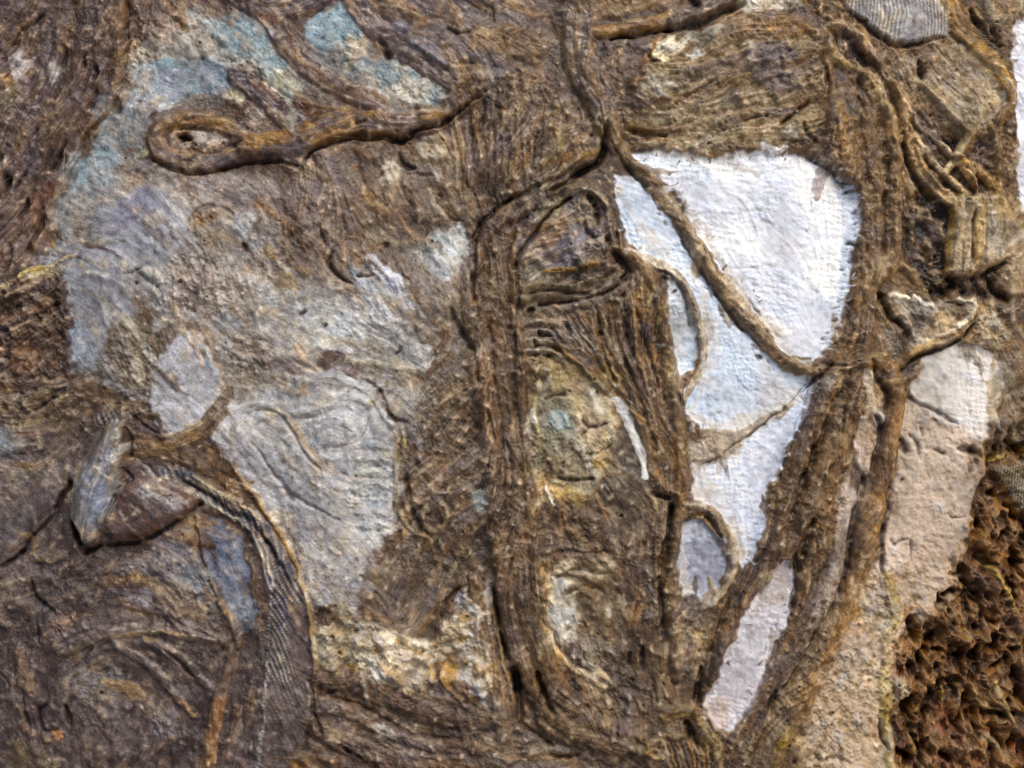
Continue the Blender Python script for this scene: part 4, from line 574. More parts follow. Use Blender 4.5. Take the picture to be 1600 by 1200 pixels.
S([(1300,930),(1290,990),(1240,1080),(1190,1150),(1150,1230)],11,8,(150,128,100),None,al=.8,part='cord',label='sandy root cord at the bottom, left of the ochre brown one',mat='cord',yarn=2,fib=1.8,iso=1.4)
# cord lacing below the knot to the trunk, pulling threads
S([(1232,566),(1270,584),(1310,574),(1350,562),(1376,560)],7,7,(140,118,90),None,part='cord',label='short tie cord joining the slanting cord to the trunk',mat='cord'); G([(1255,612),(1280,590),(1300,572)],3,12,BK); G([(1372,460),(1390,490),(1408,508),(1422,518)],4,14,BK); G([(1360,560),(1368,590),(1385,610),(1388,640)],5,14,BK); G([(1290,572),(1330,572)],2.5,9,BK)
for g in [([(1420,620),(1445,634),(1470,645),(1500,665)],4,9),([(1502,700),(1520,705),(1536,715)],7,14),([(1425,680),(1436,694),(1440,712)],3.4,8),([(1442,670),(1444,682)],2.2,6),([(1486,800),(1494,810),(1512,808)],2.4,8),([(1465,705),(1480,710)],3,8),([(1400,850),(1420,842)],1.8,5),([(1425,842),(1424,875)],2.2,5),([(1395,845),(1400,852)],2.5,6),([(1452,742),(1458,748)],1.8,4)]: G(*g, c=(84,74,74))
S([(1385,600),(1420,590),(1440,570)],6,4,(150,124,88),None,al=.7)
# top right
P([(1250,-110),(1740,-110),(1740,-20),(1600,30),(1586,90),(1588,200),(1590,330),(1580,470),(1560,540),(1500,520),(1440,560),(1385,560),(1375,500),(1385,440),(1416,380),(1416,300),(1400,200),(1370,110),(1300,60)], (108,88,64), (128,104,74), fe=4, fib=1.6, iso=1.2, ang=60, part='cloth_fold', label='tangled brown cloth and yarn in the upper right', mat='cord', level=-2, edge=8)
P([(1318,-30),(1466,-30),(1480,20),(1484,54),(1460,58),(1430,66),(1400,64),(1375,44),(1345,20)], (168,170,176), (140,138,142), fe=3.5, h=8, edge=6, fib=.3, iso=.3, gls=.25, part='denim_scrap', label='grey blue denim scrap at the top right with upright twill ribs', mat='denim', brk=.4); P([(1420,10),(1470,10),(1480,54),(1440,60)], (132,126,132), None, fe=9, al=.6)
G([(1330,12),(1356,34),(1380,56),(1406,72)],4,10,BK); G([(1406,72),(1440,66),(1480,56)],2.5,8,BK)
P([(1300,45),(1325,48),(1350,80),(1362,105),(1340,98),(1312,72)], (60,48,46), None, fe=3, level=-18, edge=8, part='hollow', label='dark lens shaped hollow between two yarns at the upper right')  # dark colour paints the shade inside this hollow
S([(1296,36,.7),(1318,34),(1345,56),(1372,90),(1396,128),(1424,170),(1462,214),(1500,262),(1530,310,.7)], 9, 12, (166,140,110), (132,112,90), part='yarn', label='tan yarn slanting down from the trunk in the upper right', mat='cord', yarn=2, fib=1.8)
S([(1290,54,.7),(1302,84),(1335,104),(1366,124),(1384,170),(1402,220),(1432,262),(1466,300,.8)], 10, 12, (172,144,96), (140,118,92), part='yarn', label='ochre yarn curving around the dark lens shaped hollow', mat='cord', yarn=2, fib=1.8)
P([(1398,98),(1440,84),(1500,66),(1556,100),(1580,148),(1574,178),(1540,204),(1500,206),(1462,170),(1424,136)], (134,116,94), (154,138,116), fe=7, h=5, edge=22, fib=1.6, ang=65, part='crumpled_cloth', label='hanging shell shaped cloth piece with a dark hole at the upper right', mat='cord')
P([(1520,110),(1556,120),(1566,160),(1540,180),(1520,150)], (176,160,136), (180,148,90), fe=7, al=.8); P([(1470,130),(1510,150),(1520,180),(1490,180)], (160,146,126), None, fe=8, al=.7); D_(1440,108,9,22,BK,1.4,80); D_(1432,116,5,12,BK)
S([(1478,-40,1),(1490,10,1.1),(1512,55,1.1),(1548,92,1),(1574,130,.8),(1582,160,.7),(1562,186,.6)], 14, 12, (168,128,62), (150,120,84), part='yarn', label='thick golden ochre yarn at the right of the denim scrap', mat='cord', yarn=2, fib=1.8)
S([(1530,20),(1546,60),(1570,90)],4,6,(98,84,70),None); G([(1520,10),(1536,40),(1552,60),(1566,70)],5,16,BK); G([(1555,44),(1562,60)],5,14,BK); S([(1545,0),(1556,30),(1585,20),(1600,0)],9,8,(140,130,110),None,part='yarn',label='grey olive yarn curl in the top right corner',mat='cord')
P([(1424,186),(1470,196),(1512,222),(1548,262),(1562,306),(1520,316),(1478,312),(1440,282),(1422,236)], (74,60,52), (92,76,62), fe=5, level=-12, edge=12, iso=1.2)  # dark ground painted as the shade between the yarns
P([(1430,168),(1460,172),(1486,200),(1492,222),(1462,210),(1436,190)], (96,82,72), (80,66,58), fe=5, level=-8, edge=10)
for pts, w, c, l in [([(1396,128,.7),(1412,168),(1418,208),(1432,248),(1456,284),(1486,312),(1508,308,.6)],9.5,(178,146,104),'thick yarn forming the left edge of the tangle over the dark cave'),
     ([(1424,196,.6),(1446,232),(1472,264),(1500,288),(1516,300,.6)],7,(190,160,112),'first inner tan yarn of the tangle over the dark cave'),
     ([(1430,214,.6),(1444,252),(1468,288),(1494,302,.5)],6,(176,142,96),'second inner yarn of the tangle, lower and darker'),
     ([(1436,192,.6),(1466,212),(1490,240),(1518,266),(1528,290,.6)],7,(182,156,118),'upper inner yarn of the tangle, ending on the tassel'),
     ([(1440,130,.6),(1470,158),(1502,190),(1514,206,.6)],6.5,(160,140,112),'yarn running along the lower edge of the shell shaped cloth'),
     ([(1524,192,.6),(1512,216),(1500,244),(1484,262),(1472,274,.6)],7,(186,168,130),'pale yarn hooking across the tangle from the shell shaped cloth'),
     ([(1500,246,.7),(1530,262),(1552,284),(1566,306),(1576,334,.5)],8.5,(190,148,90),'thick ochre yarn reaching down beside the tassel'),
     ([(1550,196,.7),(1560,222),(1564,252),(1560,276,.6)],7,(168,140,96),'upright yarn next to the right white canvas'),([(1506,262,.6),(1522,280),(1530,294,.6)],6,(180,146,98),'short yarn stub above the tassel')]:
    S(pts, w, 16, tuple(min(240, v + 10) for v in c), tuple(int(v * .82) for v in c), part='yarn', label=l, mat='cord', yarn=2, yamp=1.0, fib=1.1, trench=3, warp=.25)
G([(1440,190),(1460,205),(1490,225)],6,12,BK); G([(1500,214),(1490,250)],3,6,BK); P([(1520,216),(1544,210),(1550,250),(1540,262),(1524,240)], (86,64,60), None, fe=4, level=-14, edge=6); G([(1412,205),(1418,240),(1440,290),(1470,316)],5,18,BK)
# cave and tassel
P([(1420,316),(1446,306),(1482,322),(1492,360),(1482,410),(1502,440),(1470,462),(1440,452),(1420,408),(1414,360)], (84,70,62), (58,49,45), fe=5, level=-26, edge=12, iso=2.2, lump=5, fib=.6, part='hollow', label='deep dark hollow left of the tassel')  # sunken, with its shade also painted in dark colour
S([(1420,325),(1424,350),(1432,350)],6,10,(140,120,90),None,al=.8); S([(1440,330),(1462,345),(1470,370)],10,10,(116,98,82),None,al=.8); S([(1452,380),(1462,392)],5,8,(112,92,76),None,al=.6); S([(1428,390),(1438,400)],5,5,(112,80,56),None,al=.6)
S([(1392,420,.7),(1410,412),(1432,430),(1448,462,.8)],8,13,(140,114,84),None,part='cord',label='bent brown cord end under the dark hollow',mat='cord',yarn=1)
P([(1486,316),(1530,300),(1572,308),(1580,340),(1572,400),(1545,418),(1520,430),(1500,432),(1480,424),(1490,370)], (168,144,106), (146,130,106), fe=4, h=9, level=3, edge=12, fib=1.2, ang=95, part='tassel', label='bound tassel of stiff tan yarn at the right', mat='cord', warp=.6)
SUB[0] = len(PARTS) - 1
for i in range(13):
    t = i / 12; x0 = 1492 + 76 * t; x1 = 1482 + 90 * t; yb = 428 - 24 * t + random.uniform(-5, 7)
    S([(x0, 306 + random.uniform(-3,5), .7), ((x0 + x1) / 2 + 1, 360), (x1, yb, .8)], 3.8, 8, random.choice([(182,158,118),(160,138,100),(166,146,116),(148,132,110),(176,146,92)]), None, al=.85, brk=.05, part='yarn', label=None, mat='cord', warp=.35)
SUB[0] = None
G([(1521,330),(1520,370),(1522,415)],2.6,14,BK,warp=.4); P([(1536,340),(1560,340),(1566,402),(1542,412),(1536,380)], (156,142,120), None, fe=5, al=.7)
G([(1482,430),(1505,436),(1525,438),(1548,424),(1575,410)],5,20,BK); P([(1500,440),(1540,428),(1560,420),(1562,460),(1530,470),(1505,462)], (108,92,76), (60,50,46), fe=6, level=-14, edge=10, iso=1.6, lump=4, part='hollow', label='shadowy hollow under the tassel'); G([(1548,430),(1556,455),(1580,470)],6,16,BK)  # dark colour in the hollow adds painted shade
P([(1566,415),(1590,408),(1620,430),(1610,470),(1580,468),(1566,440)], (156,134,104), BR, h=8, fe=4, part='paste_lump', label='tan lump at the right edge under the tassel'); P([(1574,310),(1600,300),(1620,380),(1600,410),(1578,400)], (162,140,104), TN, h=6, fe=5, fib=1.5, ang=-45)
# torn flap
P([(1382,462),(1408,456),(1440,464),(1470,462),(1532,466),(1530,492),(1500,522),(1440,550),(1410,560),(1424,520),(1400,500)], (158,146,132), (134,118,98), fe=3, h=12, edge=6, fib=.8, iso=1.3, lump=3, part='flap', label='torn triangular flap with cream rims at the right', mat='plaster')
P([(1418,494),(1436,486),(1452,500),(1446,515),(1425,512)], (92,80,76), None, fe=4, al=.9, h=-4); P([(1420,460),(1450,462),(1460,480),(1440,490),(1425,480)], (150,142,138), None, fe=5,al=.8); P([(1460,485),(1500,485),(1490,510),(1460,515)], (176,152,112), None, fe=5, al=.8)
S([(1432,460),(1440,468),(1456,476)],3,4,(232,222,206),None,brk=.6); S([(1390,466),(1410,462),(1420,464)],3,3,(226,212,188),None,brk=.8); S([(1500,466),(1515,474),(1530,470)],4,4,(222,206,180),None,brk=.8); S([(1434,532),(1455,530),(1480,520),(1510,500),(1530,480)],3.5,4,(216,200,170),None,brk=.6)
S([(1412,566),(1430,548),(1470,534),(1500,516)],7,6,(176,142,84),None,al=.8,part='cord',label='ochre lower hem of the torn flap',mat='cord'); G([(1532,500),(1500,528),(1460,548),(1425,562),(1410,580)],3,13,BK); G([(1480,470),(1500,474),(1520,476)],4,10,(90,80,78)); G([(1378,462),(1395,495),(1418,515)],3.5,14,BK)
P([(1382,510),(1410,520),(1412,560),(1390,572),(1378,540)], (130,120,110), (100,90,84), fe=6, level=-6, edge=10); P([(1530,480),(1565,485),(1566,530),(1540,534),(1525,510)], (200,190,166), (176,146,96), fe=5, al=.9, iso=1.5, h=3); P([(1500,530),(1520,545),(1518,565),(1505,550)], (116,108,96), None, fe=5, al=.7)
# ---- rusty spongy crust
dnt = [(1435,985,12,16,60),(1448,1030,9,20,95),(1430,1105,12,17,80),(1495,1062,10,12,10),(1522,1092,8,13,70),(1562,1118,8,18,35),(1576,925,6,18,70),(1557,972,6,7,0),(1530,986,5,6,0),(1545,1015,11,11,30),(1490,930,8,11,-20),(1500,900,7,8,10),(1470,945,6,12,100),(1590,1020,7,9,0),(1590,1060,8,12,60),(1545,880,8,13,60),(1585,800,8,10,60),(1560,770,7,9,20),(1535,830,8,12,90),(1510,1140,6,12,95),(1538,1125,7,30,92),(1440,1165,8,12,60),(1415,1190,7,10,20),(1480,1185,8,12,60),(1568,1170,7,16,60),(1575,850,8,13,110),(1600,900,8,12,60),(1600,1100,9,16,60),(1596,700,7,12,60),(1470,1010,5,8,0),(1500,1010,4,6,0),(1455,1080,5,9,70),(1525,940,5,9,50),(1555,1050,6,9,150)]
for x, y, r, L, a in dnt:
    dx, dy = math.cos(math.radians(a)) * L, math.sin(math.radians(a)) * L
    G([(x - dx, y - dy, .6), (x + random.uniform(-3,3), y, 1), (x + dx, y + dy, .6)], r * .8, 30, (48,37,32), warp=1.6, al=1.0)
def aniso(sx, sy):
    n = rng.standard_normal((H_, W)).astype(np.float32)
    return norm(np.fft.irfft2(np.fft.rfft2(n) * np.exp(-2 * math.pi ** 2 * ((fx * sx / ST) ** 2 + (fy * sy / ST) ** 2)), s=n.shape))
wn_, D_s = poly_field([(1740,1310),(1392,1310),(1396,1200),(1402,1130),(1396,1060),(1440,960),(1500,900),(1528,800),(1536,700),(1600,660),(1740,640)])
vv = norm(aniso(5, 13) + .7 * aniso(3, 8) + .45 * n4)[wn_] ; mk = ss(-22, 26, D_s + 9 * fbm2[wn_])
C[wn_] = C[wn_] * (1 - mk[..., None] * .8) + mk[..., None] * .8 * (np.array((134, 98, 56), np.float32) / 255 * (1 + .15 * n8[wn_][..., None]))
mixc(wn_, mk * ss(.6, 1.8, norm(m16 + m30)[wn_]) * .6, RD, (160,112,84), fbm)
mixc(wn_, mk * ss(.0, 1.0, vv) * .85, (62, 45, 34), None, fbm)  # shade of the holes painted in with the mask that sinks them
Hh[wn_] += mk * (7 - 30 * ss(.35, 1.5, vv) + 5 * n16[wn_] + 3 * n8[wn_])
setf(Aiso, wn_, mk, 2.6); setf(Afib, wn_, mk, 2.0); setf(Alump, wn_, mk, 3); setf(Calm, wn_, mk, .6)
for i in range(130):
    x, y = random.uniform(1400, 1700), random.uniform(700, 1290)
    if x < 1530 - (y - 700) * .28: continue
    a = random.gauss(1.3, .7); L = random.uniform(14, 40); b = a + random.uniform(-.9, .9)
    p = [(x, y, .5), (x + math.cos(a) * L, y + math.sin(a) * L), (x + math.cos(a) * L + math.cos(b) * L, y + math.sin(a) * L + math.sin(b) * L, .4)]
    S(p, random.uniform(1.8, 4.5), random.uniform(5, 12), random.choice([(176,132,66),(150,108,58),(160,104,58),(128,82,52),(178,144,86),(112,82,54),(96,72,50),(138,112,78)]), None, al=.85, brk=.5, part='crust_strand' if i < 30 else None, mat='cord', warp=1.3, iso=1.8)
for pts, c in [([(1410,945),(1430,952),(1440,970),(1425,985),(1410,970)],RD),([(1408,1005),(1432,1000),(1438,1030),(1420,1055),(1402,1045)],(168,118,80)),([(1470,1105),(1495,1110),(1500,1150),(1475,1150),(1465,1125)],(156,98,76)),([(1580,1150),(1604,1160),(1604,1190),(1585,1180)],(190,104,50)),([(1360,1120),(1378,1130),(1376,1180),(1360,1170)],(158,112,72)),([(1460,1170),(1500,1170),(1500,1210),(1460,1210)],(140,96,80)),([(1560,960),(1604,950),(1604,990),(1570,990)],(150,112,88))]: P(pts, c, None, fe=7, al=.75)
P([(1400,1060),(1415,1062),(1420,1080),(1410,1100),(1398,1090)], (190,172,138), None, fe=4, h=5)
S([(1392,900,.8),(1398,940,1.2),(1400,972,1.2),(1388,1000,.9),(1384,1040,.7),(1386,1080,.9),(1392,1110,1.2),(1394,1140,1),(1388,1165,.7),(1394,1210,.6)], 10, 9, (182,164,118), (168,146,84), part='drip', label='olive cream drip at the edge of the rusty crust', mat='plaster', brk=.5); G([(1378,1125),(1380,1150),(1388,1175)],3.5,16,BK)  # dark groove painted as the shadow left of the drip
S([(1548,1104,.7),(1524,1112),(1512,1140),(1507,1180),(1505,1230,.6)],3.4,9,(172,122,84),None,part='yarn',label='thin reddish thread arching over the rusty crust',mat='cord')
S([(1545,880),(1570,920),(1590,960)],4,7,(180,146,80),None,part='yarn',label='thin golden thread in the rusty crust by the right edge',mat='cord'); S([(1560,1070),(1580,1110),(1596,1150)],4,7,(168,140,96),None,part='yarn',label='slim tan thread near the right edge, low down',mat='cord'); S([(1548,722),(1580,712),(1640,700)],4,7,(176,142,80),None,part='yarn',label='golden thread above the dark denim scrap',mat='cord')
P([(1556,730),(1600,722),(1650,730),(1650,800),(1596,795),(1572,760)], (110,104,88), (88,78,66), fe=4, level=-2, edge=7, iso=.4, part='denim_scrap', label='dark ribbed denim scrap at the right edge', mat='denim')
P([(1540,660),(1570,655),(1620,660),(1640,700),(1590,705),(1560,700)], (98,86,76), (120,106,88), fe=6, al=.8, fib=1.2, ang=70)
# pits in the beige canvas
for i in range(120):
    x, y = random.uniform(1255, 1400), random.uniform(880, 1190)
    if abs(x - (1352 - (y - 880) * .46)) < 26: continue
    D_(x, y, random.uniform(1.2, 3.4), random.uniform(3, 7), (104,86,68), 1.6, random.uniform(100,160))
for i in range(60):
    x, y = random.uniform(1405, 1520), random.uniform(680, 930); D_(x, y, random.uniform(1, 2.2), random.uniform(2, 4), (120,98,80), 1.8, random.uniform(10,60))
# bottom right of centre
P([(1205,1140),(1260,1120),(1300,1180),(1290,1310),(1150,1310),(1170,1220)], (140,114,78), (116,96,72), fe=9, fib=1, iso=1.3, lump=2.5, part='crust_ground', label='brown ochre crust at the bottom, right of the roots'); P([(1248,1152),(1262,1150),(1265,1162),(1250,1166)], (196,146,84), None, fe=2, h=5, edge=4, part='pebble', label='small orange tan pebble near the bottom, right of the roots'); P([(1216,1158),(1228,1156),(1230,1172),(1218,1172)], (182,146,66), None, fe=3, h=4); G([(1280,1188),(1320,1190)],4,8,BK); D_(1244,1196,4,8,BK)
P([(1030,950),(1048,945),(1100,960),(1130,930),(1150,940),(1110,1040),(1095,1080),(1080,1050),(1060,1000)], (118,100,82), (140,118,90), h=4, fe=6, iso=1.2, fib=1.1, ang=105, part='paste_patch', label='brown paste between the upright cord and the trunk foot')
S([(1075,786,.8),(1100,792),(1124,812),(1142,846),(1150,880),(1140,912),(1118,938),(1096,952,.7)],7,9,(176,156,130),(150,128,100),part='cord',label='curved tan cord around the small grey blue canvas oval',mat='cord',yarn=1); G([(1070,812),(1090,802),(1112,818),(1128,842)],3,9,BK); S([(1112,910),(1118,925),(1104,938)],5,5,(158,138,116),None)
P([(1080,1000),(1090,985),(1110,980),(1118,1000),(1100,1015),(1098,1030),(1082,1020)], (174,138,84), (184,156,120), h=5, fe=4, iso=1.3); D_(1092,1017,2.6,8,BK)
for g in [([(1050,790),(1046,820),(1038,860),(1032,905)],5,24),([(1033,905),(1036,950),(1034,985)],4,18),([(983,1022),(984,1040)],3.2,10),([(1005,1012),(1005,1050)],3.5,12),([(1142,935),(1128,975),(1112,1020)],4,9),([(1096,1045),(1090,1075),(1088,1105)],6,16),([(1070,1130),(1082,1150),(1096,1172)],8,22),([(1020,772),(1045,778)],5,14),([(1020,1055),(1030,1100)],2,6),([(1060,620),(1066,640)],3,12)]: G(*g, c=BK)
S([(1086,1112,.8),(1100,1140),(1118,1168),(1124,1195),(1128,1230,.6)],8,11,(128,106,78),(168,140,98),part='cord',label='short cord tip meeting the canvas strip at the bottom',mat='cord'); S([(1040,1120),(1060,1110),(1080,1112)],11,6,(156,124,72),None,al=.6)
S([(1012,1160,.8),(1040,1152),(1068,1150,.7)],7,8,(132,110,80),None,part='cord',label=None,mat='cord'); S([(1010,1162),(1006,1176),(1020,1184),(1036,1186,.6)],5,8,(160,130,84),None,part='cord_loop',label='tiny ochre cord loop at the bottom centre',mat='cord'); G([(990,1160),(1003,1164),(1006,1156)],3,10,BK)
for i in range(9):
    x = 1036 + i * 8; S([(x,1160,.7),(x+6,1180),(x+12,1215,.7)],2.8,7,random.choice([OC,TN,BR,DK]),None,brk=.1,part='fibre',mat='cord',trench=4,al=.8)
for x,y in [(1000,1090),(940,1110),(1040,1070),(980,960),(960,850),(900,830),(920,870)]: S([(x,y),(x+8,y+14)],9,4,random.choice([BR,(134,114,88),(148,122,84)]),None,al=.5)
S([(1000,930),(995,955),(990,975)],8,3,(160,120,78),None,al=.7)
# ================================================================== end of the trace
for pl, side in [([(1010,240),(1110,250),(1200,241),(1285,254),(1328,292),(1350,350),(1336,395),(1330,440),(1318,505),(1290,548),(1262,574)], 1),
                 ([(964,276),(975,350),(1010,392)], 1), ([(1085,655),(1120,672),(1160,672)], 1), ([(1262,602),(1240,690),(1205,770),(1196,840),(1165,885)], 1), ([(1078,725),(1090,775),(1120,812)], 1),
                 ([(1236,915),(1214,975),(1186,1045),(1158,1112)], 1), ([(1200,925),(1165,985),(1135,1045),(1108,1095)], 1), ([(1060,300),(1100,350),(1140,410),(1190,480),(1240,545)], 1), ([(1590,30),(1588,120),(1592,220),(1592,310)], 1)]:
    q = spline(pl, dens=5)
    for k in range(len(q) - 1):
        if random.random() < .62:
            x, y = q[k][0] + random.uniform(-5, 5), q[k][1] + random.uniform(-5, 5)
            tx, ty = q[k+1][0] - q[k][0], q[k+1][1] - q[k][1]; a = math.atan2(ty, tx) + random.choice([1.57, -1.57]) + random.uniform(-.9, .9); L = random.uniform(2, 8)
            S([(x, y, .6), (x + math.cos(a) * L, y + math.sin(a) * L, .5)], random.uniform(1.2, 3.0), random.uniform(.5, 2.5), random.choice([(228,232,242),(206,216,234),(216,214,218),(120,100,82),(104,86,72),(176,164,150)]), None, al=.9, flow=False, brk=.3)
P([(1330,935),(1385,905),(1392,1000),(1380,1060),(1380,1200),(1310,1240),(1270,1130),(1300,1020)], (190,166,138), (170,146,116), fe=13, al=.8, iso=1.2, calm=.3, brk=1)
P([(1395,900),(1470,880),(1500,900),(1440,960),(1402,1000)], (186,162,136), (160,132,100), fe=14, al=.7, calm=.4, brk=1.1)
# ------------------------------------------------------------------ fibre direction and streaks (line integral of noise)
k = WT
bx, by, bw = blur(CX * k, 30), blur(CY * k, 30), blur(k, 30)
base = math.radians(60) * 2
fxx = (bx + .02 * math.cos(base)) / (np.abs(bw) + .02); fyy = (by + .02 * math.sin(base)) / (np.abs(bw) + .02)
CXf = np.where(k > 0, CX, fxx); CYf = np.where(k > 0, CY, fyy)
CXf = blur(CXf, 4); CYf = blur(CYf, 4)
TH = .5 * np.arctan2(CYf, CXf) + .22 * n60 + .14 * n30 + .05 * n16
VX = np.cos(TH).astype(np.float32); VY = np.sin(TH).astype(np.float32)
src = np.stack([norm(rng.standard_normal((H_, W))), noise(1.7), noise(3.4), noise(6.5)], -1).astype(np.float32)
acc = src.copy()
JJ, II = np.meshgrid(np.arange(H_, dtype=np.float32), np.arange(W, dtype=np.float32), indexing='ij')
srcf = src.reshape(-1, 4); VXf = VX.ravel(); VYf = VY.ravel()
for sgn in (1, -1):
    pi_, pj = II.ravel().copy(), JJ.ravel().copy(); dx, dy = VXf * sgn, VYf * sgn
    for st in range(20):
        pi_ += dx; pj += dy
        ii = np.clip(np.rint(pi_), 0, W - 1).astype(np.int32); jj = np.clip(np.rint(pj), 0, H_ - 1).astype(np.int32)
        id_ = jj * W + ii
        acc.reshape(-1, 4)[:] += srcf[id_] * (1 - st / 22)
        nx, ny = VXf[id_], VYf[id_]; s = np.where(nx * dx + ny * dy < 0, -1, 1).astype(np.float32)
        dx, dy = nx * s, ny * s
src2 = np.stack([noise(4), noise(6), noise(9), noise(13)], -1).astype(np.float32)
acc2 = src2.copy(); s2 = src2.reshape(-1, 4)
for sgn in (1, -1):
    pi_, pj = II.ravel().copy(), JJ.ravel().copy(); dx, dy = VXf * sgn, VYf * sgn
    for st in range(12):
        pi_ += dx * 2.2; pj += dy * 2.2
        id_ = np.clip(np.rint(pj), 0, H_ - 1).astype(np.int32) * W + np.clip(np.rint(pi_), 0, W - 1).astype(np.int32)
        acc2.reshape(-1, 4)[:] += s2[id_] * (1 - st / 14)
        nx, ny = VXf[id_], VYf[id_]; s = np.where(nx * dx + ny * dy < 0, -1, 1).astype(np.float32)
        dx, dy = nx * s, ny * s
M0, M1, M2, M3 = [norm(acc2[..., i]) for i in range(4)]
L0, L1, L2, L3 = [norm(acc[..., i]) for i in range(4)]
fibre = norm(L0 * .5 + L1 * .9 + L2 * 1.0)
fibre2 = norm(L2 + L3)

# ------------------------------------------------------------------ dragged brush and palette knife strokes that follow the fibres
DENS[0] = 16.0
def trace(x, y, L, j):
    out = []; a0 = None; n = max(3, int(L / 14))
    for s in range(n + 1):
        out.append((x, y, .45 if s in (0, n) else 1.0))
        jj = int(np.clip((y - Y0) / ST, 0, H_ - 1)); ii = int(np.clip((x - X0) / ST, 0, W - 1)); a = TH[jj, ii] + j
        if a0 is not None and math.cos(a - a0) < 0: a += math.pi
        x += math.cos(a) * L / n; y += math.sin(a) * L / n; a0 = a
    return out
KEEP = {i for i, p in enumerate(PARTS) if p[0] in ('paint_dab', 'white_stripe', 'denim_strip', 'denim_hem', 'denim_scrap', 'yarn', 'plaster_flake', 'plaster_rim', 'loop_filling', 'plaster_face') or (p[1] and ('oval' in p[1] or 'tassel' in p[1] or 'broken plaster' in p[1] or 'thin ridge' in p[1]))}
TINT = [(164,124,72), (96,86,88), (66,53,46), (180,160,132), (120,108,108), (146,108,66), (84,66,54), (132,112,92)]
PTINT = [(182,184,188), (198,192,178), (152,142,130), (132,120,108), (158,163,174), (170,146,112), (186,178,170), (142,140,148)]
for i in range(1500):
    x, y = random.uniform(-60, 1660), random.uniform(-50, 1250)
    if i % 4 == 0: x, y = random.uniform(100, 760), random.uniform(250, 1000)
    jj = int((y - Y0) / ST); ii = int((x - X0) / ST)
    if Weave[jj, ii] > .3 or LAB[jj, ii] in KEEP: continue
    c0 = C[jj, ii] * 255; isp = c0.mean() > 134
    t = random.choice(PTINT if isp else TINT); k = random.uniform(.15, .75)
    mu = random.uniform(.92, 1.10); c = tuple(float(c0[q] * (1 - k) + t[q] * k) * mu for q in range(3))
    S(trace(x, y, random.uniform(14, 80), random.gauss(0, .35)), random.uniform(1.6, 8.0), random.uniform(-.5, 3.0), c, None, al=random.uniform(.35, .85), brk=1.3, warp=.8, flow=False)
for i in range(60):
    x, y = random.uniform(1000, 1320), random.uniform(270, 850); jj = int((y - Y0) / ST); ii = int((x - X0) / ST)
    if Weave[jj, ii] < .9: continue
    L = random.uniform(40, 110); a = random.uniform(-.2, 1.6)
    S([(x - math.cos(a) * L / 2, y - math.sin(a) * L / 2, .4), (x, y), (x + math.cos(a) * L / 2, y + math.sin(a) * L / 2 + 6, .4)], random.uniform(2, 7), random.uniform(.2, .8), random.choice([(226,230,242),(204,214,232),(214,214,222),(222,218,222)]), None, al=.4, brk=1.6, flow=False, tex=fbm)
Weave[:] = np.where(np.isin(LAB, [i for i, p in enumerate(PARTS) if p[0] in ('canvas', 'white_stripe')]) & (C.mean(-1) > .62), np.maximum(Weave, .8), Weave)
DENS[0] = 9.0

# ------------------------------------------------------------------ surface relief detail
lumpn = norm(np.maximum(n8, -.4) + .8 * np.maximum(m8, -.3) + .6 * n16)
fmod = .25 + .95 * ss(-1.1, 1.3, norm(n30 + .7 * m16 + .4 * m8))          # fibres surface in places, paste smothers them elsewhere
smooth = .38 + .95 * ss(-.9, 1.0, norm(m30 + .6 * n16 + .8 * n60))      # trowelled smooth here, gritty there
clot = norm(np.maximum(m8 + .4 * n8, .2) + .6 * np.maximum(n4, 0)) * .42 * ss(.4, 1.1, Afib) * (1 - np.clip(Weave, 0, 1))
detail = clot + .50 * Afib * fmod * (.40 * L0 + .46 * L1 + .32 * L2 + .12 * L3) + Aiso * smooth * (.36 * n2 + .38 * n4 + .30 * m4 + .38 * n8) + Alump * (.50 * lumpn + .25 * m16 + .2 * n16)
# scattered pores and crumbs
pore = ss(2.1, 3.2, norm(m4 + .6 * n8)) * (1 - np.clip(Weave, 0, 1)); crumb = ss(1.9, 3.0, norm(n4 - .3 * n8 + .5 * n2)) * (1 - np.clip(Weave, 0, 1))
n1 = noise(.95); detail += n1 * (.12 + .22 * smooth * Aiso) * (1 - .6 * np.clip(Weave, 0, 1))
detail += -4.5 * pore * Aiso + 2.2 * crumb * Aiso
# canvas weave: two crossing thread systems, 7.5 units apart, slightly wavering
wxp = (GX + .12 * GY + n60 * 3 + n16 * 1.4 + n8 * .5) * 2 * math.pi / 9.0; wyp = (GY - .10 * GX + m60 * 3 + m16 * 1.4 + m8 * .5) * 2 * math.pi / 9.0
weav = np.maximum(np.sin(wxp / 2) ** 2 * (np.cos(wyp / 2) > -2) * (.6 + .4 * np.sign(np.sin(wxp / 2) * np.sin(wyp / 2))), np.sin(wyp / 2) ** 2 * (.6 - .4 * np.sign(np.sin(wxp / 2) * np.sin(wyp / 2))))
detail += Weave * ((weav - .5) * (.62 + .7 * np.clip(norm(n30 + m16), -1, 1)) + .14 * L1 + .22 * n4 + .06 * M0 + .08 * m8)
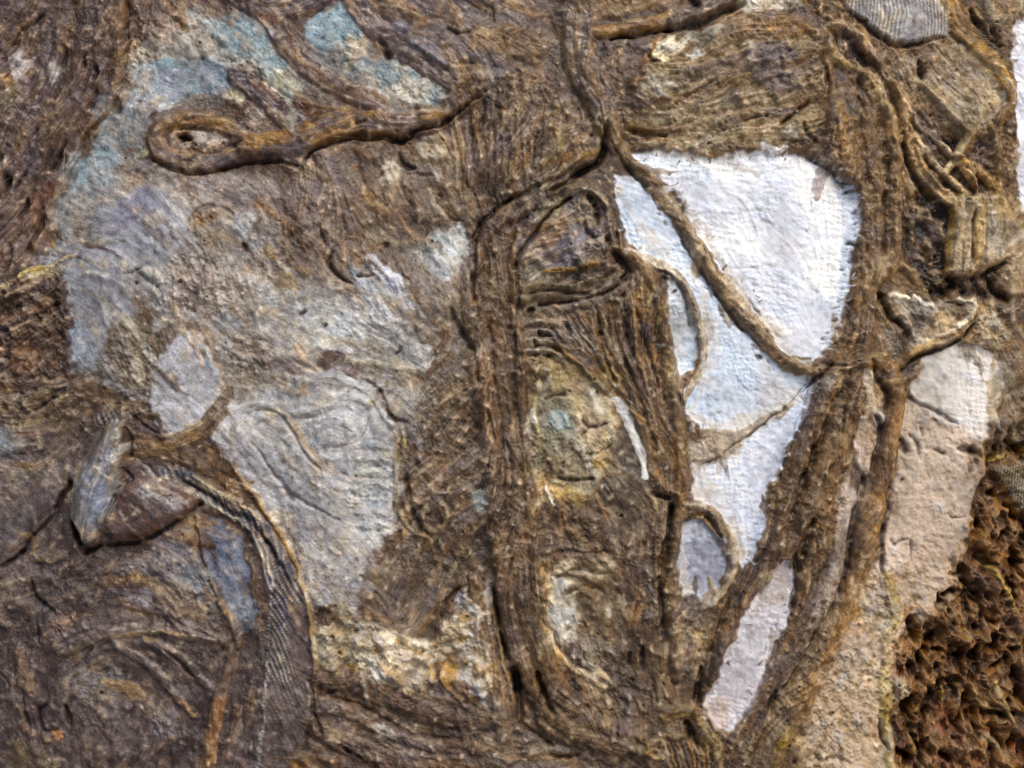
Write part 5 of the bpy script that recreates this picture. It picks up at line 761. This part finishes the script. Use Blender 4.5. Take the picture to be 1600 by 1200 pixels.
# denim: twill ribs made of single bright threads on indigo
kinds = [p[2] for p in PARTS]
den = np.isin(LAB, [i for i, p in enumerate(PARTS) if p[2] == 'denim'])
denm = np.clip(blur(den.astype(np.float32), 2.0), 0, 1) * ss(-1.7, .2, norm(m16 + n30 * .7) + .3) * (1 - .85 * NoDen)
du = GX + n60 * 5 + n30 * 2.2 + n16 * 1.1 + n8 * .5; dv = GY + m60 * 5 + m30 * 2.2 + m16 * 1.1 + m8 * .5
left = GX < 700
a1 = np.where(left, (du * .90 - dv * .42), (du * 1.0 + dv * .10)); a2 = np.where(left, (du * .42 + dv * .90), (dv - du * .1))
pit = np.where(left, 8.0, 5.6); row = np.floor(a1 / pit); rib = np.sin(a1 * math.pi / pit) ** 2; thr = np.abs(np.sin((a2 + row * 2.1) * math.pi / 5.2)) ** .8
twill = rib * (.35 + .65 * thr)
detail += denm * (twill - .35) * 2.6
Hsh = Hh; Hh = blur(Hsh, 1.6) * .66
Hh += detail
# soften single-vertex spikes
Hf = Hh * .72 + blur(Hh, 1.3) * .28
for e_ in (np.s_[0, :], np.s_[-1, :], np.s_[:, 0], np.s_[:, -1]): Hf[e_] = -62      # the relief turns back to the board at its rim

# ------------------------------------------------------------------ pigment variation
def over(a, c):
    global C
    a = np.clip(a, 0, 1)[..., None]; C = C * (1 - a) + (np.array(c, np.float32) / 255) * a
notcv = 1 - np.clip(Weave, 0, 1)
pale = ss(.47, .60, blur(C.mean(-1), 2))
rough_zone = notcv * (1 - .85 * pale) * .80 * Calm
over(.40 * ss(.6, 2.2, norm(.5 * fibre2 + m16 + .6 * n8)) * rough_zone, (158, 130, 92))
over(.38 * ss(.8, 2.4, norm(.6 * L1 + .8 * n8 + .6 * m30)) * rough_zone, (176, 162, 142))
over(.40 * ss(.5, 2.2, norm(m8 + .9 * m30 + .3 * L2)) * rough_zone, (98, 88, 84))
grn = .25 * n4 + .2 * n8
over(.38 * ss(.3, 2.0, norm(M1 + .5 * m30) + grn) * rough_zone, (154, 126, 94))
over(.60 * ss(.2, 2.0, norm(M2 + .5 * n30) + grn) * rough_zone, (98, 89, 91))
over(.55 * ss(.3, 2.0, norm(M3 - .4 * M2) + grn) * rough_zone, (66, 53, 46))
over(.60 * ss(.9, 2.2, norm(M0 + .7 * m16) + grn) * rough_zone, (182, 160, 130))
over(.30 * ss(1.1, 2.4, norm(M1 - .7 * n16) + grn) * rough_zone, (160, 112, 64))
over(.32 * ss(.3, 2.0, norm(M2 + .4 * m16) + grn) * pale * notcv, (196, 190, 180))
over(.32 * ss(.4, 2.0, norm(M1 + .6 * n30) + grn) * pale * notcv, (150, 138, 126))
over(.35 * ss(.5, 2.0, norm(M3 + .3 * M0) + grn) * pale * notcv, (158, 164, 174))
over(.55 * ss(1.5, 2.6, norm(n4 + .5 * m8)) * rough_zone, (200, 182, 152))
over(.35 * ss(1.0, 2.4, norm(n8 + m4)) * pale * notcv, (134, 124, 118))
over(.30 * ss(1.0, 2.4, norm(m8 + .5 * L2)) * pale * notcv, (206, 196, 176))
over(.35 * ss(1.2, 2.4, norm(m16 + .8 * m8 + .3 * n4)) * pale * notcv, (162, 138, 104))
over(.30 * ss(.8, 2.4, norm(m16 + n8)) * (1 - notcv), (190, 202, 224))
over(.25 * ss(1.4, 2.6, norm(m4 + n8)) * (1 - notcv), (150, 146, 152))
over(denm * ss(.35, .72, twill) * .55 * (.6 + .4 * ss(-1, 1, m8)), (196, 182, 154)); over(denm * ss(.30, .05, twill) * .5, (84, 90, 104))
val = 1.03 - .09 * rough_zone + .04 * n1 * (.35 + .65 * notcv) + .05 * L0 * notcv + .09 * fibre * fmod * .6 * rough_zone + .06 * n4 * (notcv * .7 + .3) + .02 * L3 * rough_zone + .05 * n30
C = np.clip(C * val[..., None], 0.02, .97)
C = C * (1 + (np.array([.006, -.018, .010], np.float32) * (rough_zone * ss(1150, 500, GX))[..., None])) ; C[:] = C * (1 + np.array([.02, 0, -.02], np.float32) * (notcv * ss(900, 1400, GX))[..., None])
kc = notcv[..., None]; C = np.clip(.46 + (C - .46) * (1 + np.where(C > .46, .04, .26) * kc) - .012 * kc, .03, .97)
g_ = C.mean(-1, keepdims=True); C = g_ + (C - g_) * .93
C = np.clip(C, .02, .95)
lin = np.where(C <= .04045, C / 12.92, ((C + .055) / 1.055) ** 2.4).astype(np.float32)
rough = np.clip(.56 - .38 * Gls * notcv + .06 * n8 + .05 * fibre - .38 * ss(1.25, 2.0, norm(m4 + .4 * n2)), .14, .95).astype(np.float32)

# ------------------------------------------------------------------ materials
def surface(name, bump_scale, bump_str, spec, fine=.25):
    m = bpy.data.materials.new(name); m.use_nodes = True; nt = m.node_tree; N = nt.nodes; Lk = nt.links
    b = N["Principled BSDF"]; b.inputs["Specular IOR Level"].default_value = spec
    at = N.new("ShaderNodeAttribute"); at.attribute_name = "pigment"
    ar = N.new("ShaderNodeAttribute"); ar.attribute_name = "sheen_map"
    tc = N.new("ShaderNodeTexCoord")
    no = N.new("ShaderNodeTexNoise"); no.inputs["Scale"].default_value = bump_scale; no.inputs["Detail"].default_value = 4; no.inputs["Roughness"].default_value = .65
    Lk.new(tc.outputs["Object"], no.inputs["Vector"])
    n3 = N.new("ShaderNodeTexNoise"); n3.inputs["Scale"].default_value = bump_scale * .37; n3.inputs["Detail"].default_value = 5
    Lk.new(tc.outputs["Object"], n3.inputs["Vector"])
    mr = N.new("ShaderNodeMapRange"); mr.inputs[1].default_value = .3; mr.inputs[2].default_value = .7; mr.inputs[3].default_value = 1 - fine; mr.inputs[4].default_value = 1 + fine
    Lk.new(n3.outputs["Fac"], mr.inputs[0])
    mx = N.new("ShaderNodeVectorMath"); mx.operation = 'SCALE'
    Lk.new(at.outputs["Color"], mx.inputs[0]); Lk.new(mr.outputs[0], mx.inputs["Scale"]); Lk.new(mx.outputs[0], b.inputs["Base Color"])
    mr2 = N.new("ShaderNodeMapRange"); mr2.inputs[1].default_value = .3; mr2.inputs[2].default_value = .7; mr2.inputs[3].default_value = -.14; mr2.inputs[4].default_value = .14
    Lk.new(no.outputs["Fac"], mr2.inputs[0])
    ad = N.new("ShaderNodeMath"); ad.operation = 'ADD'; Lk.new(ar.outputs["Fac"], ad.inputs[0]); Lk.new(mr2.outputs[0], ad.inputs[1]); Lk.new(ad.outputs[0], b.inputs["Roughness"])
    bp = N.new("ShaderNodeBump"); bp.inputs["Strength"].default_value = bump_str; bp.inputs["Distance"].default_value = .0005
    Lk.new(no.outputs["Fac"], bp.inputs["Height"]); Lk.new(bp.outputs[0], b.inputs["Normal"])
    return m
MATS = {None: surface("varnished_crust", 1500, .8, .5), 'cord': surface("stiffened_cord", 1400, .7, .45), 'strap': surface("stiffened_strap", 1300, .5, .5),
        'canvas': surface("white_painted_canvas", 1300, .35, .25, .06), 'plaster': surface("matt_plaster", 1500, .5, .25, .10), 'denim': surface("worn_denim", 1600, .6, .2),
        'denim_wet': surface("varnished_denim", 1300, .6, .8)}

# ------------------------------------------------------------------ meshes: one per part, cut from the relief along its outline
panel = bpy.data.objects.new("relief_artwork", None); COL.objects.link(panel)
panel["label"] = "mixed media relief panel of plaster, brown cords, denim and white canvas filling the whole photo"
panel["category"] = "artwork"
VXc = ((GX - 800) * U).ravel(); VZc = ((600 - GY) * U).ravel(); VYc = (-Hf * U).ravel()
P3 = np.stack([VXc, VYc, VZc], 1).astype(np.float32)
gyd, gxd = np.gradient(Hf, ST); NRM = np.stack([-gxd, -np.ones_like(gxd), gyd], -1); NRM /= np.linalg.norm(NRM, axis=-1, keepdims=True)
NRM = NRM.reshape(-1, 3).astype(np.float32)
RGBA = np.concatenate([lin.reshape(-1, 3), np.ones((H_ * W, 1), np.float32)], 1); RG = rough.ravel()
idx = np.arange(H_ * W, dtype=np.int32).reshape(H_, W)
Q = np.stack([idx[:-1, :-1], idx[:-1, 1:], idx[1:, 1:], idx[1:, :-1]], -1).reshape(-1, 4)[:, ::-1]
FL = LAB[:-1, :-1].ravel()
def mesh_from(name, quads, mat):
    vid, inv = np.unique(quads.ravel(), return_inverse=True); nf = len(quads)
    me = bpy.data.meshes.new(name); me.vertices.add(len(vid)); me.vertices.foreach_set("co", P3[vid].ravel())
    me.loops.add(nf * 4); me.loops.foreach_set("vertex_index", inv.astype(np.int32).ravel())
    me.polygons.add(nf); me.polygons.foreach_set("loop_start", np.arange(0, nf * 4, 4, dtype=np.int32))
    me.update(calc_edges=True); me.shade_smooth()
    ca = me.color_attributes.new("pigment", 'FLOAT_COLOR', 'POINT'); ca.data.foreach_set("color", RGBA[vid].ravel())
    ra = me.attributes.new("sheen_map", 'FLOAT', 'POINT'); ra.data.foreach_set("value", RG[vid])
    me.normals_split_custom_set_from_vertices(NRM[vid])
    me.materials.append(mat); return me
groups = {}
order = np.argsort(FL, kind='stable'); cuts = np.searchsorted(FL[order], np.arange(len(PARTS) + 1))
small = []
made = []
for i, (name, label, mat, par) in enumerate(PARTS):
    f = order[cuts[i]:cuts[i + 1]]
    if len(f) == 0: continue
    if len(f) < 40: small.append(f); continue
    made.append((i, f))
if small and made: made[0] = (made[0][0], np.concatenate([made[0][1]] + small))
PARENT_OF = {'fibre': None}
built = {}
for i, f in made:
    name, label, mat, par = PARTS[i]
    o = bpy.data.objects.new(name, mesh_from(name, Q[f], MATS.get(mat, MATS[None]))); COL.objects.link(o); o.parent = built.get(par, panel); built[i] = o
    if label: o["label"] = label
# backing board behind the relief
import bmesh
bm = bmesh.new(); bmesh.ops.create_cube(bm, size=1)
bmesh.ops.scale(bm, vec=((X1 - X0) * U - .001, .018, (Y1 - Y0) * U - .001), verts=bm.verts); bmesh.ops.translate(bm, vec=(0, .009 + 60 * U, 0), verts=bm.verts)
bmesh.ops.bevel(bm, geom=bm.edges[:], offset=.001, segments=2, affect='EDGES')
me = bpy.data.meshes.new("backing_board"); bm.to_mesh(me); bm.free()
bb = bpy.data.objects.new("backing_board", me); COL.objects.link(bb); bb.parent = panel
wm = bpy.data.materials.new("raw_wood"); wm.use_nodes = True; nt = wm.node_tree; wv = nt.nodes.new("ShaderNodeTexNoise"); wv.inputs["Scale"].default_value = 60
rp = nt.nodes.new("ShaderNodeValToRGB"); rp.color_ramp.elements[0].color = (.22, .14, .08, 1); rp.color_ramp.elements[1].color = (.36, .25, .15, 1)
nt.links.new(wv.outputs["Fac"], rp.inputs[0]); nt.links.new(rp.outputs[0], nt.nodes["Principled BSDF"].inputs["Base Color"]); me.materials.append(wm)

# ------------------------------------------------------------------ loose hairs standing off the relief
def hairs(name, n, mat, zone, rad, seed, long=16, tint=None):
    r = np.random.default_rng(seed); V, Fc, Cc = [], [], []
    ys, xs = np.nonzero(zone); pick = r.integers(0, len(ys), n)
    for j in pick:
        y, x = int(ys[j]), int(xs[j]); th = TH[y, x] + r.normal(0, .28); L = r.uniform(6, long); m = 5
        curl = r.normal(0, .05); px, py = GX[y, x], GY[y, x]; path = []
        for s in range(m + 1):
            jj = int(np.clip((py - Y0) / ST, 0, H_ - 1)); ii = int(np.clip((px - X0) / ST, 0, W - 1))
            path.append((px, py, Hf[jj, ii] + .4 + 1.6 * math.sin(math.pi * s / m) * r.uniform(.4, 1)))
            px += math.cos(th) * L / m; py += math.sin(th) * L / m; th += curl * L / m
        col = lin[y, x] * r.uniform(.45, 1.9) + .005
        if r.random() < .30: col = np.array([(.36,.22,.09),(.42,.32,.20),(.06,.045,.035),(.28,.17,.08)][r.integers(0, 4)])
        b = len(V)
        for s, (a, bb_, c) in enumerate(path):
            rr = rad * r.uniform(.8, 1.1) * (1 - .6 * abs(2 * s / m - 1))
            nx, ny = -math.sin(th), math.cos(th)
            for k_ in range(3):
                an = k_ * 2.0944; u, w = math.cos(an) * rr, math.sin(an) * rr
                V.append(((a + nx * u - 800) * U, -(c + w) * U, (600 - bb_ - ny * u) * U)); Cc.append((*np.clip(col, 0, .8), 1))
        for s in range(m):
            for k_ in range(3):
                a0, a1_ = b + s * 3 + k_, b + s * 3 + (k_ + 1) % 3; Fc.append((a0, a1_, a1_ + 3, a0 + 3))
    me = bpy.data.meshes.new(name); me.from_pydata(V, [], Fc); me.shade_smooth()
    ca = me.color_attributes.new("pigment", 'FLOAT_COLOR', 'POINT'); ca.data.foreach_set("color", np.array(Cc, np.float32).ravel())
    ra = me.attributes.new("sheen_map", 'FLOAT', 'POINT'); ra.data.foreach_set("value", np.full(len(V), .5, np.float32))
    me.materials.append(mat); o = bpy.data.objects.new(name, me); COL.objects.link(o); o.parent = panel; o["kind"] = "stuff"
    o["label"] = "fine loose hairs frayed from the cords"
hairs("loose_hairs", 9000, MATS['cord'], (Afib > 1.05) & (Weave < .3) & (lin.mean(-1) < .3), .42, 3, 46)
